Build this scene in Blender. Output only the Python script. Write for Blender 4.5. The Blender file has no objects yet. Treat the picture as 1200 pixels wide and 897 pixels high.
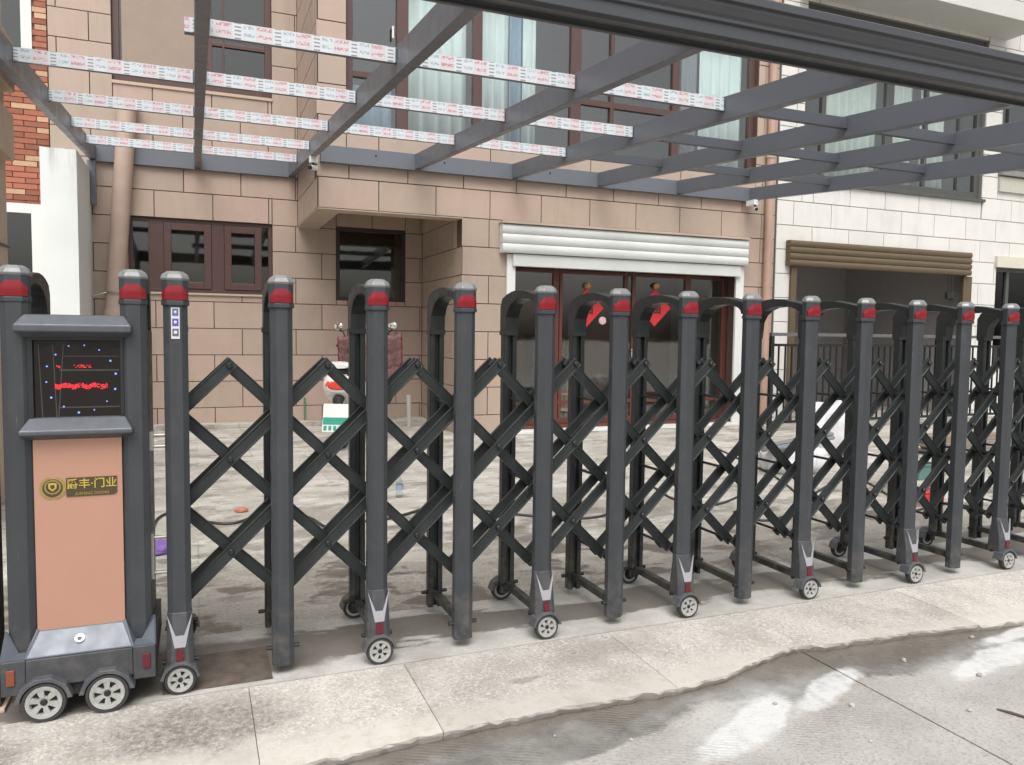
import bpy, math, random
from mathutils import Vector, Matrix
random.seed(7)
sc = bpy.context.scene
COL = sc.collection

# ------------------------------------------------------------------ camera
FPX, YAW, PITCH, ROLL, CH, CD = 908.26, 0.387852, -0.0628408, 0.0124521, 1.466628, 3.375909
CAM = Vector((0.0, -CD, CH))
fw = Vector((math.sin(YAW)*math.cos(PITCH), math.cos(YAW)*math.cos(PITCH), math.sin(PITCH)))
r0 = Vector((math.cos(YAW), -math.sin(YAW), 0)); u0 = r0.cross(fw)
rt = r0*math.cos(ROLL) + u0*math.sin(ROLL); up = rt.cross(fw)
cam = bpy.data.objects.new('camera', bpy.data.cameras.new('camera'))
COL.objects.link(cam)
cam.matrix_world = Matrix(((rt.x, up.x, -fw.x, CAM.x), (rt.y, up.y, -fw.y, CAM.y), (rt.z, up.z, -fw.z, CAM.z), (0, 0, 0, 1)))
cam.data.sensor_fit = 'HORIZONTAL'; cam.data.sensor_width = 36
cam.data.lens = 36*FPX/1200; cam.data.clip_end = 1000; cam.data.clip_start = 0.05
sc.camera = cam

# ------------------------------------------------------------------ world and sun (overcast day)
SUN_EL, SUN_AZ = math.radians(58), math.radians(200)     # azimuth clockwise from +Y: from behind the camera, a little to its left
w = bpy.data.worlds.new('World'); sc.world = w; w.use_nodes = True
nt = w.node_tree; nt.nodes.clear()
sky = nt.nodes.new('ShaderNodeTexSky'); sky.sky_type = 'NISHITA'; sky.sun_disc = False
sky.sun_elevation = SUN_EL; sky.sun_rotation = SUN_AZ
sky.air_density = 1.0; sky.dust_density = 6.0; sky.ozone_density = 1.0
hs = nt.nodes.new('ShaderNodeHueSaturation'); hs.inputs['Saturation'].default_value = 0.22
bg = nt.nodes.new('ShaderNodeBackground'); bg.inputs['Strength'].default_value = 0.15
wo = nt.nodes.new('ShaderNodeOutputWorld')
nt.links.new(sky.outputs[0], hs.inputs['Color']); nt.links.new(hs.outputs[0], bg.inputs[0]); nt.links.new(bg.outputs[0], wo.inputs[0])
sl = bpy.data.lights.new('sun', 'SUN'); sl.energy = 1.3; sl.angle = math.radians(45); sl.color = (1, 0.97, 0.93)
so = bpy.data.objects.new('sun', sl); COL.objects.link(so)
sd = Vector((math.sin(SUN_AZ)*math.cos(SUN_EL), math.cos(SUN_AZ)*math.cos(SUN_EL), math.sin(SUN_EL)))
so.rotation_euler = sd.to_track_quat('Z', 'Y').to_euler()
so.location = sd*40
sc.view_settings.view_transform = 'Standard'; sc.view_settings.look = 'None'
sc.view_settings.gamma = 1; sc.view_settings.use_curve_mapping = False
sc.view_settings.exposure = 0.50

# ------------------------------------------------------------------ pixel -> point on a plane of the place
def ray(x, y): return fw + rt*((x-600)/FPX) + up*((448.5-y)/FPX)
def atY(x, y, Y): d = ray(x, y); return CAM + d*((Y-CAM.y)/d.y)
def atZ(x, y, z=0.0): d = ray(x, y); return CAM + d*((z-CAM.z)/d.z)
def pX(x, y, Y): return atY(x, y, Y).x
def pZ(x, y, Y): return atY(x, y, Y).z

# ------------------------------------------------------------------ materials
MATS = {}
def newmat(name):
    m = bpy.data.materials.new(name); m.use_nodes = True
    n = m.node_tree; n.nodes.clear()
    out = n.nodes.new('ShaderNodeOutputMaterial'); b = n.nodes.new('ShaderNodeBsdfPrincipled')
    n.links.new(b.outputs[0], out.inputs[0]); MATS[name] = m
    return m, n, b
def node(n, t, **kw):
    o = n.nodes.new(t)
    for k, v in kw.items(): setattr(o, k, v)
    return o
def noise(n, scale, detail=4, rough=0.55, vec=None):
    t = node(n, 'ShaderNodeTexNoise'); t.inputs['Scale'].default_value = scale
    t.inputs['Detail'].default_value = detail; t.inputs['Roughness'].default_value = rough
    if vec is not None: n.links.new(vec, t.inputs['Vector'])
    return t.outputs['Fac']
def ramp(n, fac, a, b, lo=0.3, hi=0.7):
    r = node(n, 'ShaderNodeMapRange'); r.inputs['From Min'].default_value = lo; r.inputs['From Max'].default_value = hi
    r.inputs['To Min'].default_value = a; r.inputs['To Max'].default_value = b
    n.links.new(fac, r.inputs['Value']); return r.outputs[0]
def mix(n, fac, a, b, mode='MIX'):
    m = node(n, 'ShaderNodeMix'); m.data_type = 'RGBA'; m.blend_type = mode
    for key, v in ((0, fac), (6, a), (7, b)):
        if isinstance(v, bpy.types.NodeSocket): n.links.new(v, m.inputs[key])
        elif isinstance(v, (int, float)): m.inputs[key].default_value = v
        else: m.inputs[key].default_value = (*v, 1)
    return m.outputs[2]
def mth(n, op, a, b=None, c=None):
    m = node(n, 'ShaderNodeMath'); m.operation = op
    for i, v in enumerate((a, b, c)):
        if v is None: continue
        if isinstance(v, bpy.types.NodeSocket): n.links.new(v, m.inputs[i])
        else: m.inputs[i].default_value = v
    return m.outputs[0]
def bump(n, b, h, strength=0.3, dist=0.01):
    bp = node(n, 'ShaderNodeBump'); bp.inputs['Strength'].default_value = strength; bp.inputs['Distance'].default_value = dist
    n.links.new(h, bp.inputs['Height']); n.links.new(bp.outputs[0], b.inputs['Normal'])
def geo(n): return node(n, 'ShaderNodeNewGeometry').outputs['Position']
def rand(n): return node(n, 'ShaderNodeObjectInfo').outputs['Random']

def simple(name, col, rough=0.5, metal=0.0, var=0.12, scale=6, bmp=0.0, bscale=60, objvar=0.0, emit=None, spec=0.5):
    m, n, b = newmat(name)
    p = geo(n)
    c = mix(n, noise(n, scale, 5, 0.6, p), tuple(x*(1-var) for x in col), tuple(min(1, x*(1+var)) for x in col))
    if objvar:
        h = node(n, 'ShaderNodeHueSaturation'); n.links.new(c, h.inputs['Color'])
        n.links.new(ramp(n, rand(n), 1-objvar, 1+objvar, 0, 1), h.inputs['Value']); c = h.outputs[0]
    n.links.new(c, b.inputs['Base Color'])
    b.inputs['Metallic'].default_value = metal; b.inputs['Specular IOR Level'].default_value = spec
    n.links.new(ramp(n, noise(n, scale*3, 3, 0.5, p), max(0.02, rough-0.07), min(1, rough+0.08)), b.inputs['Roughness'])
    if bmp: bump(n, b, noise(n, bscale, 4, 0.6, p), bmp, 0.004)
    if emit:
        b.inputs['Emission Color'].default_value = (*emit[0], 1); b.inputs['Emission Strength'].default_value = emit[1]
    return m

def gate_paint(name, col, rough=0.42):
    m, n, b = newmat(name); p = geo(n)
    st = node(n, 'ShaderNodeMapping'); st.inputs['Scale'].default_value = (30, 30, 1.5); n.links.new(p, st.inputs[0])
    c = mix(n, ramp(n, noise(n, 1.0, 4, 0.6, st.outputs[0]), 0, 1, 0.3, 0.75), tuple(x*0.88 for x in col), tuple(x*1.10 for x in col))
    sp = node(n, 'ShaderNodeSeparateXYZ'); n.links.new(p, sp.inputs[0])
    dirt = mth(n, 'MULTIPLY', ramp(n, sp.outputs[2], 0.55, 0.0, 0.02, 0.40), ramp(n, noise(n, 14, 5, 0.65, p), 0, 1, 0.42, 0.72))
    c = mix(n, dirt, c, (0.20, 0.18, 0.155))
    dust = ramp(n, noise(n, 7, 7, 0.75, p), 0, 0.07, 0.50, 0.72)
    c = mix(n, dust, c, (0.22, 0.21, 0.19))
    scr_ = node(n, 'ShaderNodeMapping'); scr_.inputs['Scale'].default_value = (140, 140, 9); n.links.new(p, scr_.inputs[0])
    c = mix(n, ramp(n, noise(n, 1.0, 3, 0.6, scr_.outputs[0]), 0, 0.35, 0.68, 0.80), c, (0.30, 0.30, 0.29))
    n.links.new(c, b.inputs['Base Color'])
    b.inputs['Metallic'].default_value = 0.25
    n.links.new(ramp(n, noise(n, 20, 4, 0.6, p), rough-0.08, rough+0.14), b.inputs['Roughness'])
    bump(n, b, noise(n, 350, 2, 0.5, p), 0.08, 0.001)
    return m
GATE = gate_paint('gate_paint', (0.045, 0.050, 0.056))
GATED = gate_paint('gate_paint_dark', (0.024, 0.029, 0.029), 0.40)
HEADG = gate_paint('head_slate', (0.078, 0.086, 0.098), 0.4)
FOOTG = gate_paint('foot_slate', (0.058, 0.061, 0.068), 0.42)
CAPTOP = simple('cap_top_grey', (0.19, 0.20, 0.20), 0.4, 0.2, 0.3, 40)
CHEV = simple('chevron_silver', (0.33, 0.33, 0.36), 0.4, 0.2)
SKIRT = simple('skirt_grey', (0.105, 0.117, 0.138), 0.42, 0.2)
RED = simple('reflector_red', (0.19, 0.006, 0.012), 0.16, 0, 0.15, 40, 0.15, 220)
REDD = simple('reflector_maroon', (0.10, 0.010, 0.018), 0.3)
ORANGE = simple('reflector_orange', (0.20, 0.055, 0.025), 0.3)
TYRE = simple('tyre_rubber', (0.035, 0.035, 0.036), 0.75, 0, 0.3, 30)
RIM = simple('rim_white', (0.34, 0.34, 0.325), 0.45, 0.1, 0.35, 45)
BLACK = simple('black_plastic', (0.015, 0.015, 0.016), 0.4)
CHROME = simple('chrome', (0.7, 0.7, 0.7), 0.15, 1.0)
STEEL = simple('zinc_steel', (0.32, 0.31, 0.28), 0.4, 0.7)
PINK = simple('copper_panel', (0.43, 0.238, 0.172), 0.36, 0.2, 0.05, 4, 0.04, 300)
GOLD = simple('gold_letter', (0.62, 0.47, 0.10), 0.3, 0.6)
LOGOB = simple('logo_dark', (0.06, 0.045, 0.02), 0.35)
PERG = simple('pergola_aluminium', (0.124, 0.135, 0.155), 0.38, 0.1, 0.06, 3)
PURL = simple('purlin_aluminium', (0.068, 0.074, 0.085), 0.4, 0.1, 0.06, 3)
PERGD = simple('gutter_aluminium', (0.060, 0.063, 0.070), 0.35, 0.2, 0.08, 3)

def tile_mat(name, ca, cb, objvar, rough=0.55):
    m, n, b = newmat(name); p = geo(n)
    c = mix(n, ramp(n, rand(n), 0, 1, 0, 1), ca, cb)
    c = mix(n, ramp(n, noise(n, 2.2, 5, 0.65, p), 0, 0.35, 0.4, 0.7), c, tuple(x*0.80 for x in cb))
    mp = node(n, 'ShaderNodeMapping'); mp.inputs['Scale'].default_value = (5, 5, 0.7); n.links.new(p, mp.inputs[0])
    c = mix(n, ramp(n, noise(n, 1.0, 5, 0.7, mp.outputs[0]), 0, 0.30, 0.52, 0.75), c, tuple(x*0.62 for x in cb))
    h = node(n, 'ShaderNodeHueSaturation'); n.links.new(c, h.inputs['Color'])
    n.links.new(ramp(n, rand(n), 1-objvar, 1+objvar, 0, 1), h.inputs['Value'])
    n.links.new(h.outputs[0], b.inputs['Base Color'])
    n.links.new(ramp(n, noise(n, 9, 3, 0.5, p), rough-0.12, rough+0.12), b.inputs['Roughness'])
    bump(n, b, noise(n, 120, 3, 0.6, p), 0.12, 0.003)
    return m
TILE = tile_mat('beige_tile', (0.41, 0.332, 0.265), (0.385, 0.287, 0.236), 0.10)
JOINT = simple('tile_joint', (0.085, 0.048, 0.035), 0.85)
WTILE = tile_mat('white_tile', (0.64, 0.635, 0.605), (0.61, 0.60, 0.57), 0.05, 0.45)
WJOINT = simple('white_tile_joint', (0.20, 0.19, 0.18), 0.85)
SOFFIT = simple('beige_soffit', (0.42, 0.34, 0.27), 0.7, 0, 0.12, 2, 0.1)
BROWN = simple('brown_frame', (0.085, 0.047, 0.042), 0.4, 0.1, 0.15, 6)
DBROWN = simple('dark_brown_frame', (0.028, 0.020, 0.018), 0.4)
WOOD = simple('red_wood', (0.105, 0.036, 0.025), 0.38, 0, 0.25, 8)
DGREY = simple('dark_grey_frame', (0.07, 0.072, 0.07), 0.4)
WHITEF = simple('white_paint', (0.66, 0.67, 0.65), 0.4, 0, 0.05, 4)
def plaster_mat():
    m, n, b = newmat('white_plaster'); p = geo(n)
    mp = node(n, 'ShaderNodeMapping'); mp.inputs['Scale'].default_value = (9, 9, 0.55); n.links.new(p, mp.inputs[0])
    c = mix(n, noise(n, 3, 6, 0.65, p), (0.60, 0.63, 0.62), (0.72, 0.74, 0.73))
    sp = node(n, 'ShaderNodeSeparateXYZ'); n.links.new(p, sp.inputs[0])
    streak = mth(n, 'MULTIPLY', ramp(n, noise(n, 1.0, 5, 0.65, mp.outputs[0]), 0, 1, 0.50, 0.70), ramp(n, sp.outputs[2], 0.03, 0.75, 3.25, 3.68))
    c = mix(n, streak, c, (0.20, 0.21, 0.20)); n.links.new(c, b.inputs['Base Color']); b.inputs['Roughness'].default_value = 0.85
    bump(n, b, noise(n, 45, 5, 0.6, p), 0.3, 0.005); return m
PLASTER = plaster_mat()
PIPEM = simple('beige_pipe', (0.42, 0.32, 0.26), 0.6, 0, 0.18, 4, 0.2, 60)
BRONZE = simple('bronze_shutter', (0.115, 0.086, 0.050), 0.45, 0.2, 0.12, 4)
WSHUT = simple('white_shutter', (0.56, 0.58, 0.565), 0.42, 0, 0.06, 4)
INTER = simple('interior_wall', (0.27, 0.25, 0.235), 0.9)
INTERL = simple('interior_mauve', (0.36, 0.345, 0.345), 0.9)
IFLOOR = simple('interior_floor', (0.14, 0.12, 0.10), 0.5)
BLIND = simple('tan_blind', (0.30, 0.235, 0.19), 0.8, 0, 0.12, 3)
CURT = simple('curtain_white', (0.56, 0.63, 0.63), 0.9, 0, 0.08, 4)
CURTB = simple('curtain_blue', (0.17, 0.26, 0.36), 0.9, 0, 0.1, 4)
STONE = simple('beige_stone', (0.46, 0.36, 0.27), 0.75, 0, 0.12, 5, 0.25, 50)
BRICK = simple('red_brick', (0.30, 0.108, 0.064), 0.8, 0, 0.25, 20, 0.3, 80, objvar=0.28)
BRICKC = simple('cream_brick', (0.50, 0.31, 0.19), 0.8, 0, 0.2, 20, 0.3, 80, objvar=0.15)
BJOINT = simple('brick_mortar', (0.16, 0.075, 0.05), 0.9)
RAILM = simple('railing_black', (0.022, 0.022, 0.024), 0.35, 0.3)
SIGNR = simple('sign_red', (0.52, 0.025, 0.03), 0.6)
SCW = simple('scooter_white', (0.68, 0.66, 0.64), 0.25, 0, 0.05)
SCR = simple('tail_light', (0.62, 0.06, 0.04), 0.2)
PLATEG = simple('plate_green', (0.03, 0.27, 0.20), 0.4)
MIRR = simple('mirror_glass', (0.75, 0.77, 0.75), 0.06, 1.0)
QUILT = simple('maroon_quilt', (0.15, 0.078, 0.072), 0.85, 0, 1.0, 30, 0.5, 50)
QTRIM = simple('maroon_trim', (0.13, 0.012, 0.025), 0.6)
SACK = simple('white_sack', (0.60, 0.60, 0.61), 0.6, 0, 0.08, 8, 0.5, 30)
TEAL = simple('teal_plastic', (0.09, 0.19, 0.175), 0.4)
NAVY = simple('navy_cloth', (0.035, 0.04, 0.075), 0.8)
PURPLE = simple('purple_cloth', (0.17, 0.10, 0.30), 0.8)
REDP = simple('red_plastic', (0.55, 0.05, 0.06), 0.4)
SALMON = simple('salmon_rag', (0.42, 0.15, 0.11), 0.8)
STK2 = simple('grubby_white', (0.40, 0.39, 0.36), 0.6)
GREENP = simple('green_stake', (0.05, 0.22, 0.11), 0.5)
CABLE = simple('black_cable', (0.03, 0.03, 0.03), 0.5)
ORN = simple('straw_ornament', (0.45, 0.24, 0.11), 0.7)
WEATH = simple('weathered_board', (0.24, 0.185, 0.14), 0.8, 0, 0.3, 10)
LWOOD = simple('light_wood', (0.36, 0.19, 0.10), 0.6, 0, 0.3, 10)
PEBBLE = simple('pebble', (0.36, 0.35, 0.33), 0.85, 0, 0.3, 40, objvar=0.3)
TWIG = simple('twig', (0.09, 0.06, 0.04), 0.8)
LEDR = simple('led_red', (0.5, 0.02, 0.02), 0.4, emit=((1.0, 0.03, 0.06), 0.45))
LEDB = simple('led_blue', (0.12, 0.2, 0.5), 0.4, emit=((0.25, 0.42, 1.0), 0.5))
LEDSCR = simple('led_screen', (0.005, 0.003, 0.0035), 0.06, 0, 0.4, 8)

def glass(name, tint, refl=1.0, ior=1.5):
    m = bpy.data.materials.new(name); m.use_nodes = True; n = m.node_tree; n.nodes.clear()
    out = node(n, 'ShaderNodeOutputMaterial'); tr = node(n, 'ShaderNodeBsdfTransparent'); gl = node(n, 'ShaderNodeBsdfGlossy')
    tr.inputs[0].default_value = (*tint, 1); gl.inputs['Roughness'].default_value = 0.03; gl.inputs[0].default_value = (refl, refl, refl, 1)
    lw_ = node(n, 'ShaderNodeLayerWeight'); lw_.inputs[0].default_value = 0.5
    f0 = 0.085          # both faces of the pane together
    fr = mth(n, 'ADD', mth(n, 'MULTIPLY', mth(n, 'POWER', lw_.outputs['Facing'], 5.0), 1-f0), f0)
    bp = node(n, 'ShaderNodeBump'); bp.inputs['Strength'].default_value = 0.02; bp.inputs['Distance'].default_value = 0.05
    n.links.new(noise(n, 1.3, 2, 0.5, geo(n)), bp.inputs['Height']); n.links.new(bp.outputs[0], gl.inputs['Normal'])
    ms = node(n, 'ShaderNodeMixShader')
    n.links.new(fr, ms.inputs[0]); n.links.new(tr.outputs[0], ms.inputs[1]); n.links.new(gl.outputs[0], ms.inputs[2]); n.links.new(ms.outputs[0], out.inputs[0])
    return m
GLASS = glass('window_glass', (0.93, 0.96, 0.95), 1.0, 1.5)
DGLASS = glass('tinted_glass', (0.60, 0.62, 0.58), 0.9, 1.5)
PET = glass('bottle_plastic', (0.85, 0.9, 0.92), 1.0, 1.4)

def film_mat():
    m, n, b = newmat('protective_film')
    p = geo(n); s = node(n, 'ShaderNodeSeparateXYZ'); n.links.new(p, s.inputs[0])
    # v: height on the strip, from the rafter slope
    zz = mth(n, 'SUBTRACT', s.outputs[2], mth(n, 'MULTIPLY', s.outputs[1], 0.077))
    v = mth(n, 'MULTIPLY', mth(n, 'SUBTRACT', zz, 3.231), 10.0)          # 0..1 over 0.1 m
    v2 = mth(n, 'FRACT', mth(n, 'MULTIPLY', v, 2.0))
    rowid = mth(n, 'FLOOR', mth(n, 'MULTIPLY', v, 2.0))
    u = mth(n, 'FRACT', mth(n, 'MULTIPLY', s.outputs[0], 3.9))
    inrow = mth(n, 'MULTIPLY', mth(n, 'GREATER_THAN', v2, 0.28), mth(n, 'LESS_THAN', v2, 0.72))
    cb = node(n, 'ShaderNodeCombineXYZ')
    n.links.new(mth(n, 'FLOOR', mth(n, 'MULTIPLY', s.outputs[0], 120)), cb.inputs[0])
    n.links.new(mth(n, 'FLOOR', mth(n, 'MULTIPLY', v2, 7)), cb.inputs[1]); n.links.new(rowid, cb.inputs[2])
    wn = node(n, 'ShaderNodeTexWhiteNoise'); n.links.new(cb.outputs[0], wn.inputs['Vector'])
    ink = mth(n, 'MULTIPLY', inrow, mth(n, 'GREATER_THAN', wn.outputs['Value'], 0.42))
    def band(a, b_): return mth(n, 'MULTIPLY', mth(n, 'GREATER_THAN', u, a), mth(n, 'LESS_THAN', u, b_))
    bars = mth(n, 'MULTIPLY', band(0.03, 0.19), mth(n, 'GREATER_THAN', mth(n, 'FRACT', mth(n, 'MULTIPLY', v, 4.0)), 0.60))
    grey = mth(n, 'MULTIPLY', ink, band(0.25, 0.52)); redm = mth(n, 'MULTIPLY', ink, band(0.58, 0.95))
    redbg = mth(n, 'MULTIPLY', band(0.55, 0.98), 0.17)
    c = mix(n, redbg, (0.55, 0.58, 0.60), (0.55, 0.22, 0.24))
    c = mix(n, mth(n, 'MULTIPLY', grey, 0.7), c, (0.20, 0.30, 0.36))
    c = mix(n, mth(n, 'MULTIPLY', redm, 0.62), c, (0.42, 0.05, 0.09))
    c = mix(n, mth(n, 'MULTIPLY', bars, 0.75), c, (0.12, 0.12, 0.14))
    n.links.new(c, b.inputs['Base Color']); b.inputs['Roughness'].default_value = 0.35
    bump(n, b, noise(n, 22, 5, 0.6, p), 0.5, 0.006)
    return m
FILM = film_mat()

def blob(n, pos, cx, cy, rx, ry, rot=0.0, lo=0.55, hi=1.05, nz=0.5, nscale=3.0):
    """a stain with a shape of its own: noisy ellipse on the ground, 1 inside"""
    mp = node(n, 'ShaderNodeMapping'); mp.vector_type = 'TEXTURE'
    mp.inputs['Location'].default_value = (cx, cy, 0); mp.inputs['Rotation'].default_value = (0, 0, rot); mp.inputs['Scale'].default_value = (rx, ry, 1e6)
    n.links.new(pos, mp.inputs[0])
    ln = node(n, 'ShaderNodeVectorMath'); ln.operation = 'LENGTH'; n.links.new(mp.outputs[0], ln.inputs[0])
    d = mth(n, 'ADD', ln.outputs['Value'], mth(n, 'MULTIPLY', mth(n, 'SUBTRACT', noise(n, nscale, 6, 0.62, pos), 0.5), nz*2))
    return ramp(n, d, 1, 0, lo, hi)

# ------------------------------------------------------------------ mesh building
class MB:
    def __init__(s): s.v = []; s.f = []
    def add(s, vs, fs):
        o = len(s.v); s.v += [tuple(v) for v in vs]; s.f += [tuple(i+o for i in f) for f in fs]; return s
    def box(s, x0, x1, y0, y1, z0, z1):
        return s.add([(x0,y0,z0),(x1,y0,z0),(x1,y1,z0),(x0,y1,z0),(x0,y0,z1),(x1,y0,z1),(x1,y1,z1),(x0,y1,z1)],
                     [(0,3,2,1),(4,5,6,7),(0,1,5,4),(1,2,6,5),(2,3,7,6),(3,0,4,7)])
    def hexa(s, lo, hi):   # two quads (same winding), lo then hi
        return s.add(list(lo)+list(hi), [(0,3,2,1),(4,5,6,7),(0,1,5,4),(1,2,6,5),(2,3,7,6),(3,0,4,7)])
    def prism(s, pts, axis, a, b):
        """extrude 2-D polygon along axis from a to b; pts are the other two coords in xyz order"""
        def mk(p, t):
            return {'x': (t, p[0], p[1]), 'y': (p[0], t, p[1]), 'z': (p[0], p[1], t)}[axis]
        k = len(pts); vs = [mk(p, a) for p in pts] + [mk(p, b) for p in pts]
        area = sum(pts[i][0]*pts[(i+1) % k][1]-pts[(i+1) % k][0]*pts[i][1] for i in range(k))
        flip = (area > 0) != (axis == 'y')
        fs = [tuple(range(k)), tuple(range(2*k-1, k-1, -1))] + [(i, i+k, (i+1) % k+k, (i+1) % k) for i in range(k)]
        if flip: fs = [tuple(reversed(f)) for f in fs]
        if b < a: fs = [tuple(reversed(f)) for f in fs]
        return s.add(vs, fs)
    def lathe(s, prof, n=24, axis='z', c=(0, 0, 0), closed=False):
        """prof: list of (radius, height)"""
        vs = []
        for i in range(n):
            a = 2*math.pi*i/n; ca, sa = math.cos(a), math.sin(a)
            for r, h in prof:
                p = {'z': (r*ca, r*sa, h), 'y': (r*ca, h, r*sa), 'x': (h, r*ca, r*sa)}[axis]
                vs.append((p[0]+c[0], p[1]+c[1], p[2]+c[2]))
        k = len(prof); fs = []
        for i in range(n):
            j = (i+1) % n
            for q in range(k if closed else k-1):
                q2 = (q+1) % k
                fs.append((i*k+q, j*k+q, j*k+q2, i*k+q2))
        if not closed:
            fs.append(tuple(i*k for i in reversed(range(n)))); fs.append(tuple(i*k+k-1 for i in range(n)))
        if axis == 'y': fs = [tuple(reversed(f)) for f in fs]
        return s.add(vs, fs)
    def tube(s, pts, r, n=8, cap=True):
        pts = [Vector(p) for p in pts]; rings = []
        ref = Vector((0, 0, 1))
        for i, p in enumerate(pts):
            t = (pts[min(i+1, len(pts)-1)]-pts[max(i-1, 0)]).normalized()
            a = t.cross(ref)
            if a.length < 0.05: a = t.cross(Vector((0, 1, 0)))
            a.normalize(); b = t.cross(a)
            rr = r[i] if isinstance(r, (list, tuple)) else r
            rings.append([p + (a*math.cos(2*math.pi*k/n) + b*math.sin(2*math.pi*k/n))*rr for k in range(n)])
        o = len(s.v); s.v += [tuple(q) for rg in rings for q in rg]
        for i in range(len(pts)-1):
            for k in range(n):
                s.f.append((o+i*n+k, o+i*n+(k+1) % n, o+(i+1)*n+(k+1) % n, o+(i+1)*n+k))
        if cap:
            s.f.append(tuple(o+k for k in reversed(range(n)))); s.f.append(tuple(o+(len(pts)-1)*n+k for k in range(n)))
        return s
    def mesh(s, name, mat, smooth=False):
        import bmesh
        me = bpy.data.meshes.new(name); me.from_pydata(s.v, [], s.f); me.materials.append(mat)
        bm = bmesh.new(); bm.from_mesh(me); bmesh.ops.recalc_face_normals(bm, faces=bm.faces); bm.to_mesh(me); bm.free()
        if smooth:
            for p in me.polygons: p.use_smooth = True
            me.set_sharp_from_angle(angle=math.radians(38))
        me.update(); return me

def wmat(o):
    m = o.matrix_basis.copy()
    if o.parent: m = wmat(o.parent) @ o.matrix_parent_inverse @ m
    return m
def link(name, me, parent=None, loc=(0, 0, 0), rot=(0, 0, 0), scale=None):
    o = bpy.data.objects.new(name, me); COL.objects.link(o)
    o.location = loc; o.rotation_euler = rot
    if scale: o.scale = scale if not isinstance(scale, (int, float)) else (scale,)*3
    if parent is not None:
        o.parent = parent; o.matrix_parent_inverse = wmat(parent).inverted()
    return o
def bev(o, wd=0.003, seg=2, ang=35):
    m = o.modifiers.new('bevel', 'BEVEL'); m.width = wd; m.segments = seg; m.limit_method = 'ANGLE'; m.angle_limit = math.radians(ang)
    return o
def part(name, mb, mat, parent=None, bevel=0, smooth=False):
    o = link(name, mb.mesh(name, mat, smooth), parent)
    if bevel: bev(o, bevel)
    return o
def tag(o, label, cat, group=None):
    o['label'] = label; o['category'] = cat
    if group: o['group'] = group
    return o
def thing(name, label, cat, loc=(0, 0, 0), group=None):
    o = bpy.data.objects.new(name, None); COL.objects.link(o); o.location = loc; o.empty_display_size = 0.1
    return tag(o, label, cat, group)
def structure(o): o['kind'] = 'structure'; return o

def text_mesh(name, body, size, mat, depth=0.002, bold=0.0):
    cu = bpy.data.curves.new(name, 'FONT'); cu.body = body; cu.size = size; cu.extrude = depth; cu.offset = bold
    cu.align_x = 'CENTER'; cu.align_y = 'CENTER'; cu.resolution_u = 3
    ob = bpy.data.objects.new(name, cu); COL.objects.link(ob)
    dg = bpy.context.evaluated_depsgraph_get()
    me = bpy.data.meshes.new_from_object(ob.evaluated_get(dg)); bpy.data.objects.remove(ob)
    me.materials.clear(); me.materials.append(mat)
    # text lies in XY facing +Z: turn it to face -Y
    for v in me.vertices: v.co = Vector((v.co.x, -v.co.z, v.co.y))
    return me

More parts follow.
